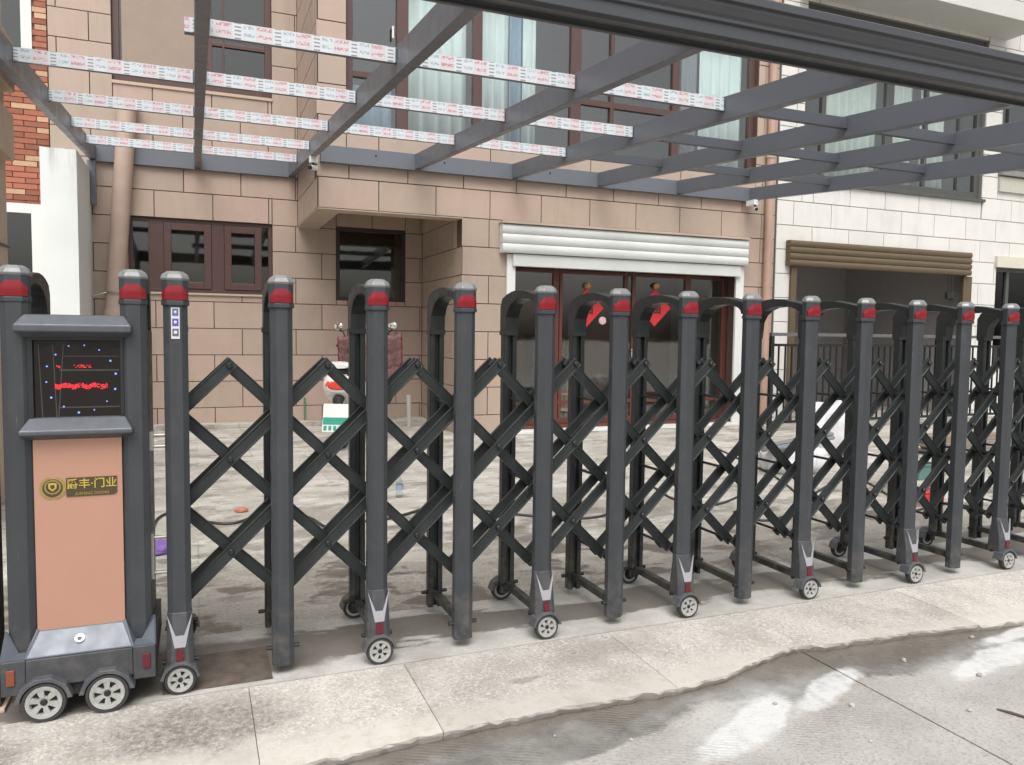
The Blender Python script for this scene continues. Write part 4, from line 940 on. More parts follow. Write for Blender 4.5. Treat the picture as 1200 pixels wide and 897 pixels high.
# arch: side profile (y, z)
outer = [(GW+0.038, 1.47), (GW+0.038, 1.610), (GW+0.012, 1.652), (GW-0.05, 1.672), (GW-0.12, 1.684), (GW-0.19, 1.689), (GW-0.26, 1.686), (GW-0.32, 1.676), (0.055, 1.658), (0.030, 1.650)]
inner = [(0.030, 1.588), (0.045, 1.588), (0.052, 1.607), (0.075, 1.623), (0.13, 1.638), (0.21, 1.643), (0.29, 1.638), (0.35, 1.620), (0.390, 1.593), (0.418, 1.552), (GW-0.036, 1.47)]
M_arch = MB().prism(outer+inner, 'x', -0.037, 0.037).mesh('arch', GATED)
M_bcap = MB().prism(oct_pts(0.086, 0.078, 0.012), 'z', 1.458, 1.482).mesh('collar', GATED)
M_cross = MB().box(-0.016, 0.016, 0.026, GW-0.026, 0.095, 0.130).mesh('crossbar', GATED)
M_bolt = MB().lathe([(0.0001, -0.068), (0.010, -0.068), (0.010, 0.068), (0.0001, 0.068)], 8, 'x', (0, 0, 0.115)).mesh('bolt', BLACK)
# foot of the wheeled posts
def foot_mesh():
    rings = [[(x*1.04, y*1.04-0.001, 0.325) for x, y in oct_pts(PW, PD, 0.02)], [(x, y-0.004, 0.20) for x, y in oct_pts(0.100, 0.104, 0.02)],
             [(x, y-0.006, 0.108) for x, y in oct_pts(0.104, 0.112, 0.018)]]
    return loft(MB(), rings)
M_foot = foot_mesh().mesh('foot', FOOTG)
def fy(z): return -0.0343-0.0217*min(1, (0.325-z)/0.125)-(0.006*(0.2-z)/0.092 if z < 0.20 else 0)
def plate(pts, off=0.004, th=0.004):
    k = len(pts); vs = [(x, fy(z)-off, z) for x, z in pts] + [(x, fy(z)+th, z) for x, z in pts]
    return MB().add(vs, [tuple(range(k)), tuple(reversed(range(k, 2*k)))] + [(i, (i+1) % k, (i+1) % k+k, i+k) for i in range(k)])
M_chev = MB()
for part_pts in ([(-0.047, 0.320), (-0.020, 0.190), (-0.016, 0.236)], [(-0.016, 0.236), (-0.020, 0.190), (0.020, 0.190), (0.016, 0.236)], [(0.016, 0.236), (0.020, 0.190), (0.047, 0.320)]):
    M_chev.add(plate(part_pts).v, plate(part_pts).f)
M_chev = M_chev.mesh('chevron', CHEV)
M_fred = plate([(-0.015, 0.118), (0.015, 0.118), (0.015, 0.182), (-0.015, 0.182)], 0.005).mesh('foot_reflector', REDD)
# wheel: axis along y, centre at origin, front at -y
WR, WT = 0.060, 0.036
M_tyre = MB().lathe([(0.047, -0.012), (0.0505, -0.0165), (0.0565, -0.0165), (0.060, -0.010), (0.060, 0.010), (0.0565, 0.0165), (0.050, 0.0165), (0.047, 0.012)], 32, 'y', closed=True).mesh('tyre', TYRE, True)
def rim_mesh():
    mb = MB().lathe([(0.0365, -0.011), (0.039, -0.0165), (0.0495, -0.018), (0.0515, -0.013), (0.0475, 0.012), (0.0365, 0.012)], 32, 'y', closed=True)
    mb.lathe([(0.010, -0.012), (0.016, -0.014), (0.018, -0.010), (0.018, 0.010), (0.010, 0.010)], 20, 'y', closed=True)
    for k in range(6):
        a = math.pi/6+k*math.pi/3; ca, sa = math.cos(a), math.sin(a)
        def P(r_, t, y): return (r_*ca-t*sa, y, r_*sa+t*ca)
        mb.hexa([P(0.014, -0.0058, -0.014), P(0.0385, -0.0098, -0.0155), P(0.0385, 0.0098, -0.0155), P(0.014, 0.0058, -0.014)],
                [P(0.014, -0.0058, 0.0), P(0.0385, -0.0098, 0.0), P(0.0385, 0.0098, 0.0), P(0.014, 0.0058, 0.0)])
    return mb
M_rim = rim_mesh().mesh('rim', RIM, True)
M_hub = MB().lathe([(0.0001, -0.0165), (0.008, -0.0160), (0.0105, -0.0125), (0.0105, 0.012), (0.0001, 0.012)], 12, 'y').lathe([(0.0001, -0.002), (0.038, -0.002), (0.038, 0.010), (0.0001, 0.010)], 20, 'y').mesh('hub', BLACK, True)
def fender_mesh(ri, ro, y0, y1, a0=-0.12, a1=math.pi+0.12, n=7):
    pts_o = [(ro*math.cos(a0+(a1-a0)*i/n), ro*math.sin(a0+(a1-a0)*i/n)) for i in range(n+1)]
    pts_i = [(ri*math.cos(a1-(a1-a0)*i/14), ri*math.sin(a1-(a1-a0)*i/14)) for i in range(15)]
    return MB().prism(pts_o+pts_i, 'y', y0, y1)
M_fender = fender_mesh(0.0615, 0.076, -0.020, 0.045, 0.10, math.pi-0.10, 5).mesh('fender', HEADG)
M_axle = MB().lathe([(0.0001, 0.0), (0.009, 0.0), (0.009, 0.060), (0.0001, 0.060)], 10, 'y').add(
    [(-0.02, 0.021, -0.01), (0.02, 0.021, -0.01), (0.03, 0.021, 0.07), (-0.03, 0.021, 0.07), (-0.02, 0.05, -0.01), (0.02, 0.05, -0.01), (0.03, 0.05, 0.07), (-0.03, 0.05, 0.07)],
    [(0, 1, 2, 3), (7, 6, 5, 4), (0, 4, 5, 1), (1, 5, 6, 2), (2, 6, 7, 3), (3, 7, 4, 0)]).mesh('wheel_fork', GATED)
GT = 0.002     # level of the track
def wheel(parent, x, y, s_=1.0, rot=0.0, spin=0.0, flip=1):
    z = GT+WR*s_-0.0005
    rot_ = (0, spin, 0 if flip == 1 else math.pi)
    fk = link('wheel_fork', M_axle, parent, (x, y, z), (0, 0, 0 if flip == 1 else math.pi), s_)
    f_ = link('fender', M_fender, parent, (x, y, z), (0, 0, 0 if flip == 1 else math.pi), s_); bev(f_, 0.002)
    wl = link('wheel', M_tyre, parent, (x, y, z), rot_, s_)
    r3 = (s_*0.955, s_, s_*0.955)
    link('rim', M_rim, wl, (x, y, z), rot_, r3); link('hub', M_hub, wl, (x, y, z), rot_, r3)
for i in range(NP):
    x = GX0+GS*i; even = i % 2 == 0
    fp = bev(link('front_post', M_front_even if even else M_front_odd, gate, (x, 0, 0)), 0.0025)
    bev(link('cap', M_cap, fp, (x, 0, 0)), 0.002); bev(link('cap_top', M_captop, fp, (x, 0, 0)), 0.002); link('reflector', M_refl, fp, (x, 0, 0))
    bp_ = bev(link('back_post', M_back_even if even else M_back_odd, gate, (x, GW, 0)), 0.0025); link('collar', M_bcap, bp_, (x, GW, 0))
    bev(link('arch', M_arch, gate, (x, 0, 0)), 0.004)
    link('crossbar', M_cross, gate, (x, 0, 0))
    link('bolt', M_bolt, gate, (x, 0, 0)); link('bolt', M_bolt, gate, (x, GW, 0))
    if even:
        ft = bev(link('foot', M_foot, gate, (x, 0, 0)), 0.003); link('chevron', M_chev, ft, (x, 0, 0)); link('foot_reflector', M_fred, ft, (x, 0, 0))
        wheel(gate, x, -0.060, 1.0, spin=random.uniform(0, 1)); wheel(gate, x, GW+0.065, 1.0, spin=random.uniform(0, 1), flip=-1)
# sticker on the first post
x = GX0
stk = part('sticker', MB().box(x-0.0155, x+0.0155, -0.0345, -0.0318, 1.430, 1.553), simple('sticker_white', (0.55, 0.57, 0.60), 0.5), gate)
for k in range(3):
    z = 1.444+k*0.040
    part('sticker_symbol', MB().box(x-0.0115, x+0.0115, -0.0355, -0.0344, z-0.004, z+0.026), simple('sticker_ink%d' % k, ((0.10, 0.11, 0.13), (0.08, 0.07, 0.30), (0.10, 0.12, 0.22))[k], 0.5), stk)
    part('sticker_symbol', MB().lathe([(0.0001, -0.0365), (0.0068-0.001*k, -0.0360), (0.0068-0.001*k, -0.0353)], 10, 'y', (x, 0, z+0.012)), MATS['sticker_white'], stk)
# scissor lattice
ZA = [1.318, 0.923, 0.528]; ZB = [1.1205, 0.7255, 0.3305]
zl_ = [ZA[0], ZB[0], ZA[1], ZB[1], ZA[2], ZB[2]]
slope_len = math.hypot(GS/2, 0.1975); ang = math.atan2(0.1975, GS/2)
def bar_mesh(L):
    h, t = 0.0248, 0.009
    pts = [(-t, -h), (t, -h), (t, h), (-t, h), (-t, h-0.0055), (-t+0.0035, h-0.0065), (-t+0.0035, -h+0.0065), (-t, -h+0.0055)]   # (y, z)
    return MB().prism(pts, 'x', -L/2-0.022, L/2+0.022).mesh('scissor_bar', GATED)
BARS = {}
def bar(nodeA, nodeB, y):
    a, b_ = Vector((nodeA[0], y, nodeA[1])), Vector((nodeB[0], y, nodeB[1])); L = (b_-a).length
    key = round(L, 3)
    if key not in BARS: BARS[key] = bar_mesh(L)
    c_ = (a+b_)/2; an = math.atan2(b_.z-a.z, b_.x-a.x)
    bev(link('scissor_bar', BARS[key], gate, c_, (0, -an, 0)), 0.0016, 2)
HSN = 2*(NP-1)                       # half steps: even = post, odd = gap centre
def nodex(s_): return GX0+GS/2*s_
YB = (0.078, 0.143, 0.208)           # rising, falling, rising
for s0 in range(-4, HSN+6):
    if s0 % 2 == 0: continue         # top ends sit at the gap centres
    ks = [k for k in range(6) if 0 <= s0+k <= HSN]
    if len(ks) >= 2: bar((nodex(s0+ks[0]), zl_[ks[0]]), (nodex(s0+ks[-1]), zl_[ks[-1]]), YB[1])
    ks = [k for k in range(6) if 0 <= s0-k <= HSN]
    if len(ks) >= 2:
        for y_ in (YB[0], YB[2]): bar((nodex(s0-ks[-1]), zl_[ks[-1]]), (nodex(s0-ks[0]), zl_[ks[0]]), y_)
def pin_mesh(y1): return MB().lathe([(0.0001, 0.058), (0.009, 0.058), (0.0125, 0.062), (0.0125, 0.069), (0.0075, 0.0692), (0.0075, y1-0.008), (0.0125, y1-0.0075), (0.0125, y1-0.001), (0.0001, y1)], 10, 'y').mesh('pivot_rod', BLACK, True)
M_pin, M_pinl = pin_mesh(0.232), MB().lathe([(0.0001, 0.030), (0.0075, 0.030), (0.0075, GW-0.028), (0.0001, GW-0.028)], 10, 'y').mesh('pivot_rod', BLACK, True)
M_washer = MB().lathe([(0.0075, -0.0215), (0.015, -0.0215), (0.015, 0.0215), (0.0075, 0.0215)], 12, 'y', (0, 0, 0), True).mesh('spacer', BLACK, True)
for s_ in range(0, HSN+1):
    for k in range(6):
        if (k % 2 == 0) == (s_ % 2 == 1):
            pn_ = link('pivot_rod', M_pin if s_ % 2 else M_pinl, gate, (nodex(s_), 0, zl_[k]))
            [link('spacer', M_washer, pn_, (nodex(s_), y_, zl_[k])) for y_ in (0.1105, 0.1755)]

# ================================================================== DRIVE HEAD
hx0, hx1 = -0.617, -0.222
hd = thing('gate_drive_head', 'dark grey motor head of the gate with LED screen and copper panel', 'gate motor', ((hx0+hx1)/2, 0.2, 0))
M_hp = MB().prism(post_pts(0.094, 0.072), 'z', 0.16, ZC).mesh('front_post', GATE)
for x in (hx0, hx1):
    fp = bev(link('front_post', M_hp, hd, (x, -0.010, 0)), 0.0025)
    bev(link('cap', M_cap, fp, (x, -0.010, 0)), 0.002); bev(link('cap_top', M_captop, fp, (x, -0.010, 0)), 0.002); link('reflector', M_refl, fp, (x, -0.010, 0))
    link('back_post', M_back_even, hd, (x, GW, 0)); bev(link('arch', M_arch, hd, (x, 0, 0)), 0.004)
bx0, bx1 = hx0+0.045, hx1-0.045
part('cabinet', MB().box(bx0, bx1, 0.0, 0.44, 0.10, 1.49), GATED, hd, 0.006)
part('rear_cover', MB().box(hx1-0.02, hx1+0.045, 0.05, 0.38, 0.10, 1.46), GATED, hd, 0.006)
# screen
sx0, sx1, sz0, sz1 = -0.562, -0.270, 1.125, 1.420
fr = part('screen_frame', MB().box(bx0-0.008, bx1+0.008, -0.040, 0.0, sz1+0.002, 1.46).box(bx0-0.008, bx1+0.008, -0.040, 0.0, 1.09, sz0-0.002).box(bx0-0.008, sx0-0.0, -0.0395, 0.0, sz0-0.001, sz1+0.001).box(sx1, bx1+0.008, -0.0395, 0.0, sz0-0.001, sz1+0.001), BLACK, hd)
scr = part('led_screen', MB().box(sx0, sx1, -0.022, -0.001, sz0, sz1), LEDSCR, hd)
rnd = random.Random(11)
def sxp(u): return sx0+(sx1-sx0)*u
def szp(v): return sz1-(sz1-sz0)*v
# scrolling red LED line: a row of lit dots, and a second short one
mb = MB()
for i in range(70):
    u = 0.24+0.60*i/69; env = 0.5+0.5*math.sin(i*0.9)*math.sin(i*0.37+1)
    for j in range(5):
        if rnd.random() < 0.62+0.3*env-0.10*abs(j-2):
            x, z = sxp(u), szp(0.585+0.0125*(j-2)+0.012*math.sin(i*0.33)); mb.box(x-0.0016, x+0.0016, -0.0235, -0.0221, z-0.0016, z+0.0016)
for i in range(22):
    for j in range(3):
        if rnd.random() < 0.40: x, z = sxp(0.45+0.2*i/21), szp(0.33+0.013*(j-1)); mb.box(x-0.0016, x+0.0016, -0.0235, -0.0221, z-0.0016, z+0.0016)
for i in range(9):
    if rnd.random() < 0.8: x, z = sxp(0.26+0.04*rnd.random()), szp(0.32+0.03*rnd.random()); mb.box(x-0.0016, x+0.0016, -0.0235, -0.0221, z-0.0016, z+0.0016)
part('led_line', mb, LEDR, scr)
for u, v in ((.40, .07), (.58, .06), (.75, .12), (.88, .26), (.94, .43), (.93, .63), (.83, .79), (.68, .90), (.50, .93), (.33, .85), (.19, .73), (.14, .53), (.15, .33), (.25, .18)):
    x, z = sxp(u), szp(v); rr = 0.0034*rnd.uniform(0.8, 1.3)
    part('led_dot', MB().lathe([(0.0001, -0.0238), (rr, -0.0232), (rr, -0.0221)], 8, 'y', (x, 0, z)), LEDB, scr)
# reflections in the screen glass, painted on as faint pale strips
tr = simple('screen_reflection', (0.045, 0.042, 0.038), 0.3)
for z, h, u0 in ((szp(0.38), 0.006, 0.29), (szp(0.86), 0.005, 0.27), (szp(0.985), 0.004, 0.07), (szp(0.20), 0.003, 0.34)):
    part('reflection_strip', MB().box(sxp(u0), sxp(0.985), -0.0228, -0.0221, z-h/2, z+h/2), tr, scr)
for ua, ub in ((0.06, 0.09), (0.22, 0.25), (0.34, 0.27)):
    mb = MB(); a_, b2 = sxp(ua), sxp(ub)
    mb.hexa([(b2-0.002, -0.0229, szp(0.99)), (b2+0.002, -0.0229, szp(0.99)), (b2+0.002, -0.0221, szp(0.99)), (b2-0.002, -0.0221, szp(0.99))], [(a_-0.0015, -0.0229, szp(0.05)), (a_+0.0015, -0.0229, szp(0.05)), (a_+0.0015, -0.0221, szp(0.05)), (a_-0.0015, -0.0221, szp(0.05))])
    part('reflection_strip', mb, tr, scr)
# hood above and ledge below the screen
def lip(name, x0, x1, z0, z1, ytop, yfront, zbev):
    e = 0.022
    lo_ = [(x0+e, ytop, z0), (x1-e, ytop, z0), (x1-e, 0.01, z0), (x0+e, 0.01, z0)]
    return loft(MB(), [lo_, [(x0, yfront, z0+0.022), (x1, yfront, z0+0.022), (x1, 0.01, z0+0.022), (x0, 0.01, z0+0.022)],
                       [(x0, yfront, zbev), (x1, yfront, zbev), (x1, 0.01, zbev), (x0, 0.01, zbev)],
                       [(x0+0.028, ytop, z1), (x1-0.028, ytop, z1), (x1-0.028, 0.01, z1), (x0+0.028, 0.01, z1)]])
part('hood', lip('hood', hx0+0.004, hx1-0.004, 1.432, 1.517, -0.05, -0.092, 1.478), HEADG, hd, 0.004)
part('ledge', lip('ledge', hx0+0.012, hx1-0.006, 1.047, 1.13, -0.038, -0.088, 1.085), HEADG, hd, 0.004)
# copper panel with logo
pan = part('copper_panel', MB().box(bx0+0.003, bx1-0.003, -0.036, 0.0, 0.30, 1.052), PINK, hd, 0.002)
lgx, lgz, ly = -0.418, 0.862, -0.0365
def logo_plate():
    pts = []
    x0_, x1_ = -0.552, -0.289
    return MB().box(-0.457, x1_, ly-0.0035, ly, lgz-0.034, lgz+0.030)
lg = part('logo_plate', MB().prism([(-0.462, lgz-0.036), (-0.30, lgz-0.036), (-0.289, lgz-0.028), (-0.289, lgz+0.036), (-0.462, lgz+0.036)], 'y', ly-0.003, ly+0.001), LOGOB, pan)
ex = -0.507
em = part('emblem', MB().lathe([(0.0001, ly-0.003), (0.034, ly-0.003), (0.034, ly+0.001), (0.0001, ly+0.001)], 28, 'y', (ex, 0, lgz)), LOGOB, pan)
def arc(cx_, cz_, r_, a0, a1, wd, y, n=14):
    mb = MB(); P_ = []
    for i in range(n+1):
        a = a0+(a1-a0)*i/n; ww = wd*(0.35+0.65*math.sin(math.pi*(0.12+0.76*i/n)))
        P_.append(((cx_+(r_+ww)*math.cos(a), cz_+(r_+ww)*math.sin(a)), (cx_+(r_-ww)*math.cos(a), cz_+(r_-ww)*math.sin(a))))
    pts = [p_[0] for p_ in P_]+[p_[1] for p_ in reversed(P_)]
    return mb.prism(pts, 'y', y-0.003, y)
for a0, a1 in ((math.radians(105), math.radians(262)), (math.radians(75), math.radians(-82))):
    part('laurel', arc(ex, lgz, 0.0385, a0, a1, 0.0065, ly+0.0005), simple('dull_gold', (0.36, 0.26, 0.09), 0.35, 0.5) if a0 > 1.5 else MATS['dull_gold'], em)
part('ring', MB().lathe([(0.0225, ly-0.0045), (0.0275, ly-0.0045), (0.0275, ly-0.003), (0.0225, ly-0.003)], 24, 'y', (ex, 0, lgz+0.004), True), MATS['dull_gold'], em)
shp = [(-0.014, 0.014), (0, 0.017), (0.014, 0.014), (0.013, -0.004), (0.0, -0.016), (-0.013, -0.004)]
part('shield', MB().prism([(ex+a_, lgz+0.004+b2) for a_, b2 in shp], 'y', ly-0.0050, ly-0.003), GOLD, em)
part('shield_core', MB().prism([(ex+a_*0.55, lgz+0.004+b2*0.55) for a_, b2 in shp], 'y', ly-0.0056, ly-0.005), LOGOB, em)
link('lettering', text_mesh('lettering', '爵丰·门业', 0.0405, GOLD, 0.0012, 0.0005), lg, (-0.375, ly-0.0042, lgz+0.010))
link('lettering', text_mesh('lettering', 'JUEFENG DOORS', 0.0150, MATS['dull_gold'], 0.0010, 0.0002), lg, (-0.374, ly-0.0040, lgz-0.0265))
# skirt: sloping top, front apron, corner boots
ky = -0.105
part('skirt_top', loft(MB(), [[(hx0+0.02, ky, 0.235), (hx1-0.02, ky, 0.235), (hx1-0.02, 0.0, 0.235), (hx0+0.02, 0.0, 0.235)],
                              [(hx0+0.02, ky, 0.241), (hx1-0.02, ky, 0.241), (hx1-0.02, 0.0, 0.241), (hx0+0.02, 0.0, 0.241)],
                              [(hx0+0.055, -0.040, 0.318), (hx1-0.055, -0.040, 0.318), (hx1-0.055, 0.0, 0.318), (hx0+0.055, 0.0, 0.318)]]), SKIRT, hd, 0.003)
part('skirt_front', MB().box(hx0+0.0185, hx1-0.0185, ky-0.003, 0.40, 0.125, 0.2345), FOOTG, hd, 0.004)
for x, sgn in ((hx0, -1), (hx1, 1)):
    xo, xi = x+sgn*0.062, x-sgn*0.018
    rings = [[(min(xo, xi), ky-0.002, 0.105), (max(xo, xi), ky-0.002, 0.105), (max(xo, xi), 0.46, 0.105), (min(xo, xi), 0.46, 0.105)],
             [(min(xo, xi), ky-0.002, 0.236), (max(xo, xi), ky-0.002, 0.236), (max(xo, xi), 0.46, 0.236), (min(xo, xi), 0.46, 0.236)]]
    part('corner_boot', loft(MB(), rings), FOOTG, hd, 0.004)
    # light V plate sweeping up round the post
    zc_ = 0.237
    tri = lambda pts3: MB().add([p for p in pts3], [])
    xc_l, xc_r = x-0.052, x+0.052
    def vplate(p0, p1, p2, p3):
        v_ = [Vector(p) for p in (p0, p1, p2, p3)]; nrm = (v_[1]-v_[0]).cross(v_[2]-v_[0]).normalized()*0.004
        return MB().hexa([p-nrm for p in v_], [p+nrm for p in v_])
    part('boot_plate', vplate((xo, ky, zc_), (xi, ky, zc_), (x+0.0-sgn*0.012, -0.052, 0.243), (x+sgn*0.012, -0.052, 0.243)), SKIRT, hd)
    part('boot_plate', vplate((xo, ky, zc_), (x+sgn*0.012, -0.052, 0.243), (x+sgn*0.050, -0.034, 0.325), (xo-sgn*0.004, -0.02, 0.325)), SKIRT, hd)
    part('boot_plate', vplate((xi, ky, zc_), (x-sgn*0.012, -0.052, 0.243), (x-sgn*0.050, -0.034, 0.325), (x-sgn*0.053, -0.038, 0.322)), SKIRT, hd)
    xm = x+sgn*0.030
    part('side_reflector', MB().box(xm-0.014, xm+0.014, ky-0.008, ky-0.001, 0.145, 0.205), ORANGE if sgn < 0 else REDD, hd, 0.003)
lk = part('lock_ring', MB().lathe([(0.009, 0.0), (0.0165, 0.001), (0.0165, -0.006), (0.009, -0.006)], 20, 'z', (0, 0, 0), True), CHROME, hd, smooth=True)
lk.rotation_euler = (math.radians(45), 0, 0); lk.location = (-0.424, -0.076, 0.285)
o = part('lock_core', MB().lathe([(0.0001, 0.0005), (0.0092, 0.0), (0.0092, -0.006), (0.0001, -0.006)], 14, 'z'), BLACK, hd); o.rotation_euler = (math.radians(45), 0, 0); o.location = lk.location
for x in (-0.538, -0.328):
    wheel(hd, x, -0.118, 1.27, spin=0.3+x)
    wheel(hd, x, 0.46, 1.27, spin=0.1, flip=-1)
part('chassis', MB().box(bx0, bx1, -0.09, 0.41, 0.075, 0.1175), BLACK, hd)
# coupling rods to the first post of the folding gate
for z, yy in ((1.045, -0.01), (1.00, -0.01), (0.63, -0.005), (0.485, -0.005)):
    part('coupling_rod', MB().tube([(hx1+0.03, yy+0.02, z), (GX0-0.045, yy+0.02, z)], 0.0075, 8), STEEL, hd)
part('coupling_plate', MB().box(hx1+0.047, hx1+0.062, -0.005, 0.03, 0.985, 1.06), STEEL, hd)
part('coupling_plate', MB().box(hx1+0.047, hx1+0.058, -0.005, 0.03, 0.465, 0.65), STEEL, hd)
# pier stone beside the drive head, its shade painted in as dark brown
sp_ = thing('shaded_pier', 'shaded stone pier painted dark brown, standing beside the gate motor head', 'post', (-0.73, 0.06, 0))
part('post', MB().box(-0.86, -0.705, 0.02, 0.12, 0.0, 1.56), simple('pier_shade_brown', (0.06, 0.045, 0.038), 0.5), sp_, 0.006)
part('base_plate', MB().box(-0.92, -0.69, 0.0, 0.16, 0.002, 0.018), STONE, sp_, 0.003)

# ================================================================== SCOOTER
def scooter():
    s0 = Vector((1.62, 6.25, 0)); dr = Vector((0.43, 0.90, 0)).normalized(); sd_ = Vector((dr.y, -dr.x, 0))
    root = thing('electric_scooter', 'white electric scooter with maroon quilted apron and green plate, parked facing the wall', 'scooter', s0 + dr*0.7)
    S = 1.2
    def P(l, t, z): return s0 + dr*(l*S) + sd_*(t*S) + Vector((0, 0, z*S))
    def ring_(l, wd, z0, z1, n=12, e=2.6):
        out = []
        for i in range(n):
            a = 2*math.pi*i/n; ca, sa = math.cos(a), math.sin(a)
            out.append(P(l, wd/2*math.copysign(abs(ca)**(2/e), ca), (z0+z1)/2+(z1-z0)/2*math.copysign(abs(sa)**(2/e), sa)))
        return out
    part('rear_body', loft(MB(), [ring_(-0.02, 0.22, 0.60, 0.72), ring_(0.06, 0.36, 0.52, 0.80), ring_(0.30, 0.42, 0.42, 0.80), ring_(0.6, 0.30, 0.36, 0.76), ring_(0.78, 0.24, 0.34, 0.66)]), SCW, root, smooth=True)
    part('seat', loft(MB(), [ring_(0.05, 0.20, 0.78, 0.83), ring_(0.25, 0.28, 0.78, 0.88), ring_(0.6, 0.26, 0.75, 0.84), ring_(0.80, 0.14, 0.72, 0.79)]), BLACK, root, smooth=True)
    part('floorboard', loft(MB(), [ring_(0.7, 0.26, 0.28, 0.36), ring_(1.15, 0.28, 0.28, 0.36)]), BLACK, root, smooth=True)
    part('front_shield', loft(MB(), [ring_(1.10, 0.34, 0.30, 0.40), ring_(1.18, 0.40, 0.45, 0.62), ring_(1.26, 0.34, 0.62, 0.86), ring_(1.28, 0.24, 0.86, 1.02)]), SCW, root, smooth=True)
    part('head_stem', MB().tube([P(1.22, 0, 0.5), P(1.20, 0, 1.06)], 0.05, 12), BLACK, root)
    part('handlebar', MB().tube([P(1.10, -0.34, 1.06), P(1.18, -0.15, 1.06), P(1.20, 0, 1.05), P(1.18, 0.15, 1.06), P(1.10, 0.34, 1.06)], 0.016, 10), BLACK, root)
    for sg, zt_ in ((-1, 1.285), (1, 1.30)):
        st_ = part('mirror_stalk', MB().tube([P(1.15, sg*0.22, 1.07), P(1.16, sg*0.27, 1.22), P(1.14, sg*0.31, zt_-0.05)], 0.010, 8), BLACK, root)
        c_ = P(1.12, sg*0.32, zt_); mb = MB()
        for rr, off in ((0.0001, 0.012), (0.045, 0.010), (0.052, 0.0), (0.045, -0.02), (0.0001, -0.03)):
            pass
        rings = []
        for rr, off in ((0.004, -0.014), (0.040, -0.012), (0.052, 0.0), (0.040, 0.022), (0.004, 0.03)):
            rings.append([c_ + sd_*(rr*1.25*math.cos(2*math.pi*i/14)) + Vector((0, 0, rr*math.sin(2*math.pi*i/14))) + dr*off for i in range(14)])
        part('mirror', loft(MB(), rings), MIRR, root, smooth=True)
    # quilted wind apron hung on the bars, wide over the hands and narrow over the knees
    vs = []; nu_, nv_ = 24, 20; outline = []
    for i in range(nu_+1):
        for j in range(nv_+1):
            u = i/nu_*2-1; v = j/nv_
            wdt = 0.385 if v < 0.45 else 0.385-(v-0.45)/0.55*0.19
            z = 1.13-0.70*v + 0.055*abs(u)**3*(1-v) - (0.03*math.cos(u*6) if v < 0.1 else 0)
            bulge = 0.016*(abs(math.sin(i*math.pi/3))+abs(math.sin(j*math.pi/2.5)))
            vs.append(P(1.00+0.16*(1-u*u)+0.06*v-bulge, u*wdt*(0.78 if u < 0 else 1.12)+0.02, z+(0.05*max(0, u)**4*(1-v))))
    fs = [(i*(nv_+1)+j, (i+1)*(nv_+1)+j, (i+1)*(nv_+1)+j+1, i*(nv_+1)+j+1) for i in range(nu_) for j in range(nv_)]
    ap = part('quilted_apron', MB().add(vs, fs), QUILT, root, smooth=True); so_ = ap.modifiers.new('t', 'SOLIDIFY'); so_.thickness = 0.03
    def VI(i, j): return vs[i*(nv_+1)+j]
    rim_ = [VI(0, j) for j in range(nv_, -1, -1)] + [VI(i, 0) for i in range(1, nu_+1)] + [VI(nu_, j) for j in range(1, nv_+1)]
    part('trim', MB().tube(rim_, 0.016, 6), QTRIM, ap)
    for sg in (-1, 1):
        i0 = 4 if sg < 0 else nu_-4
        part('trim', MB().tube([VI(i0+int(sg*3*math.sin(k/7*math.pi)), 4+k)-dr*0.02 for k in range(8)], 0.012, 6), QTRIM, ap)
    part('leg_shield', loft(MB(), [ring_(1.05, 0.30, 0.30, 0.38), ring_(1.12, 0.66, 0.34, 0.58), ring_(1.19, 0.66, 0.52, 0.82), ring_(1.22, 0.34, 0.80, 0.98)]), BLACK, root, smooth=True)
    part('rear_rack', loft(MB(), [ring_(-0.02, 0.20, 0.845, 0.885), ring_(0.06, 0.26, 0.84, 0.915), ring_(0.16, 0.22, 0.84, 0.90)]), SCW, root, smooth=True)
    part('rack_stay', MB().tube([P(0.05, -0.09, 0.76), P(0.04, -0.09, 0.86)], 0.012, 6).tube([P(0.05, 0.09, 0.76), P(0.04, 0.09, 0.86)], 0.012, 6), BLACK, root)
    part('tail_light', loft(MB(), [ring_(-0.045, 0.16, 0.64, 0.70), ring_(0.0, 0.27, 0.61, 0.73), ring_(0.06, 0.28, 0.60, 0.74)]), SCR, root, smooth=True)
    part('rear_fender', MB().tube([P(0.10, 0, 0.56), P(0.0, 0, 0.52), P(-0.035, 0, 0.40)], [0.07, 0.07, 0.05], 10), BLACK, root, smooth=True)
    pl = MB().hexa([P(-0.135, -0.13, 0.205), P(-0.135, 0.13, 0.205), P(-0.120, 0.13, 0.205), P(-0.120, -0.13, 0.205)], [P(-0.065, -0.13, 0.485), P(-0.065, 0.13, 0.485), P(-0.05, 0.13, 0.485), P(-0.05, -0.13, 0.485)])
    plo = part('number_plate', pl, WHITEF, root)
    def on(v): return -0.139+0.07*v
    part('plate_band', MB().hexa([P(on(.30), -0.125, 0.205+.28*.26), P(on(.30), 0.125, 0.205+.28*.26), P(on(.30)+.006, 0.125, 0.205+.28*.26), P(on(.30)+.006, -0.125, 0.205+.28*.26)], [P(on(.52), -0.125, 0.205+.28*.52), P(on(.52), 0.125, 0.205+.28*.52), P(on(.52)+.006, 0.125, 0.205+.28*.52), P(on(.52)+.006, -0.125, 0.205+.28*.52)]), PLATEG, plo)
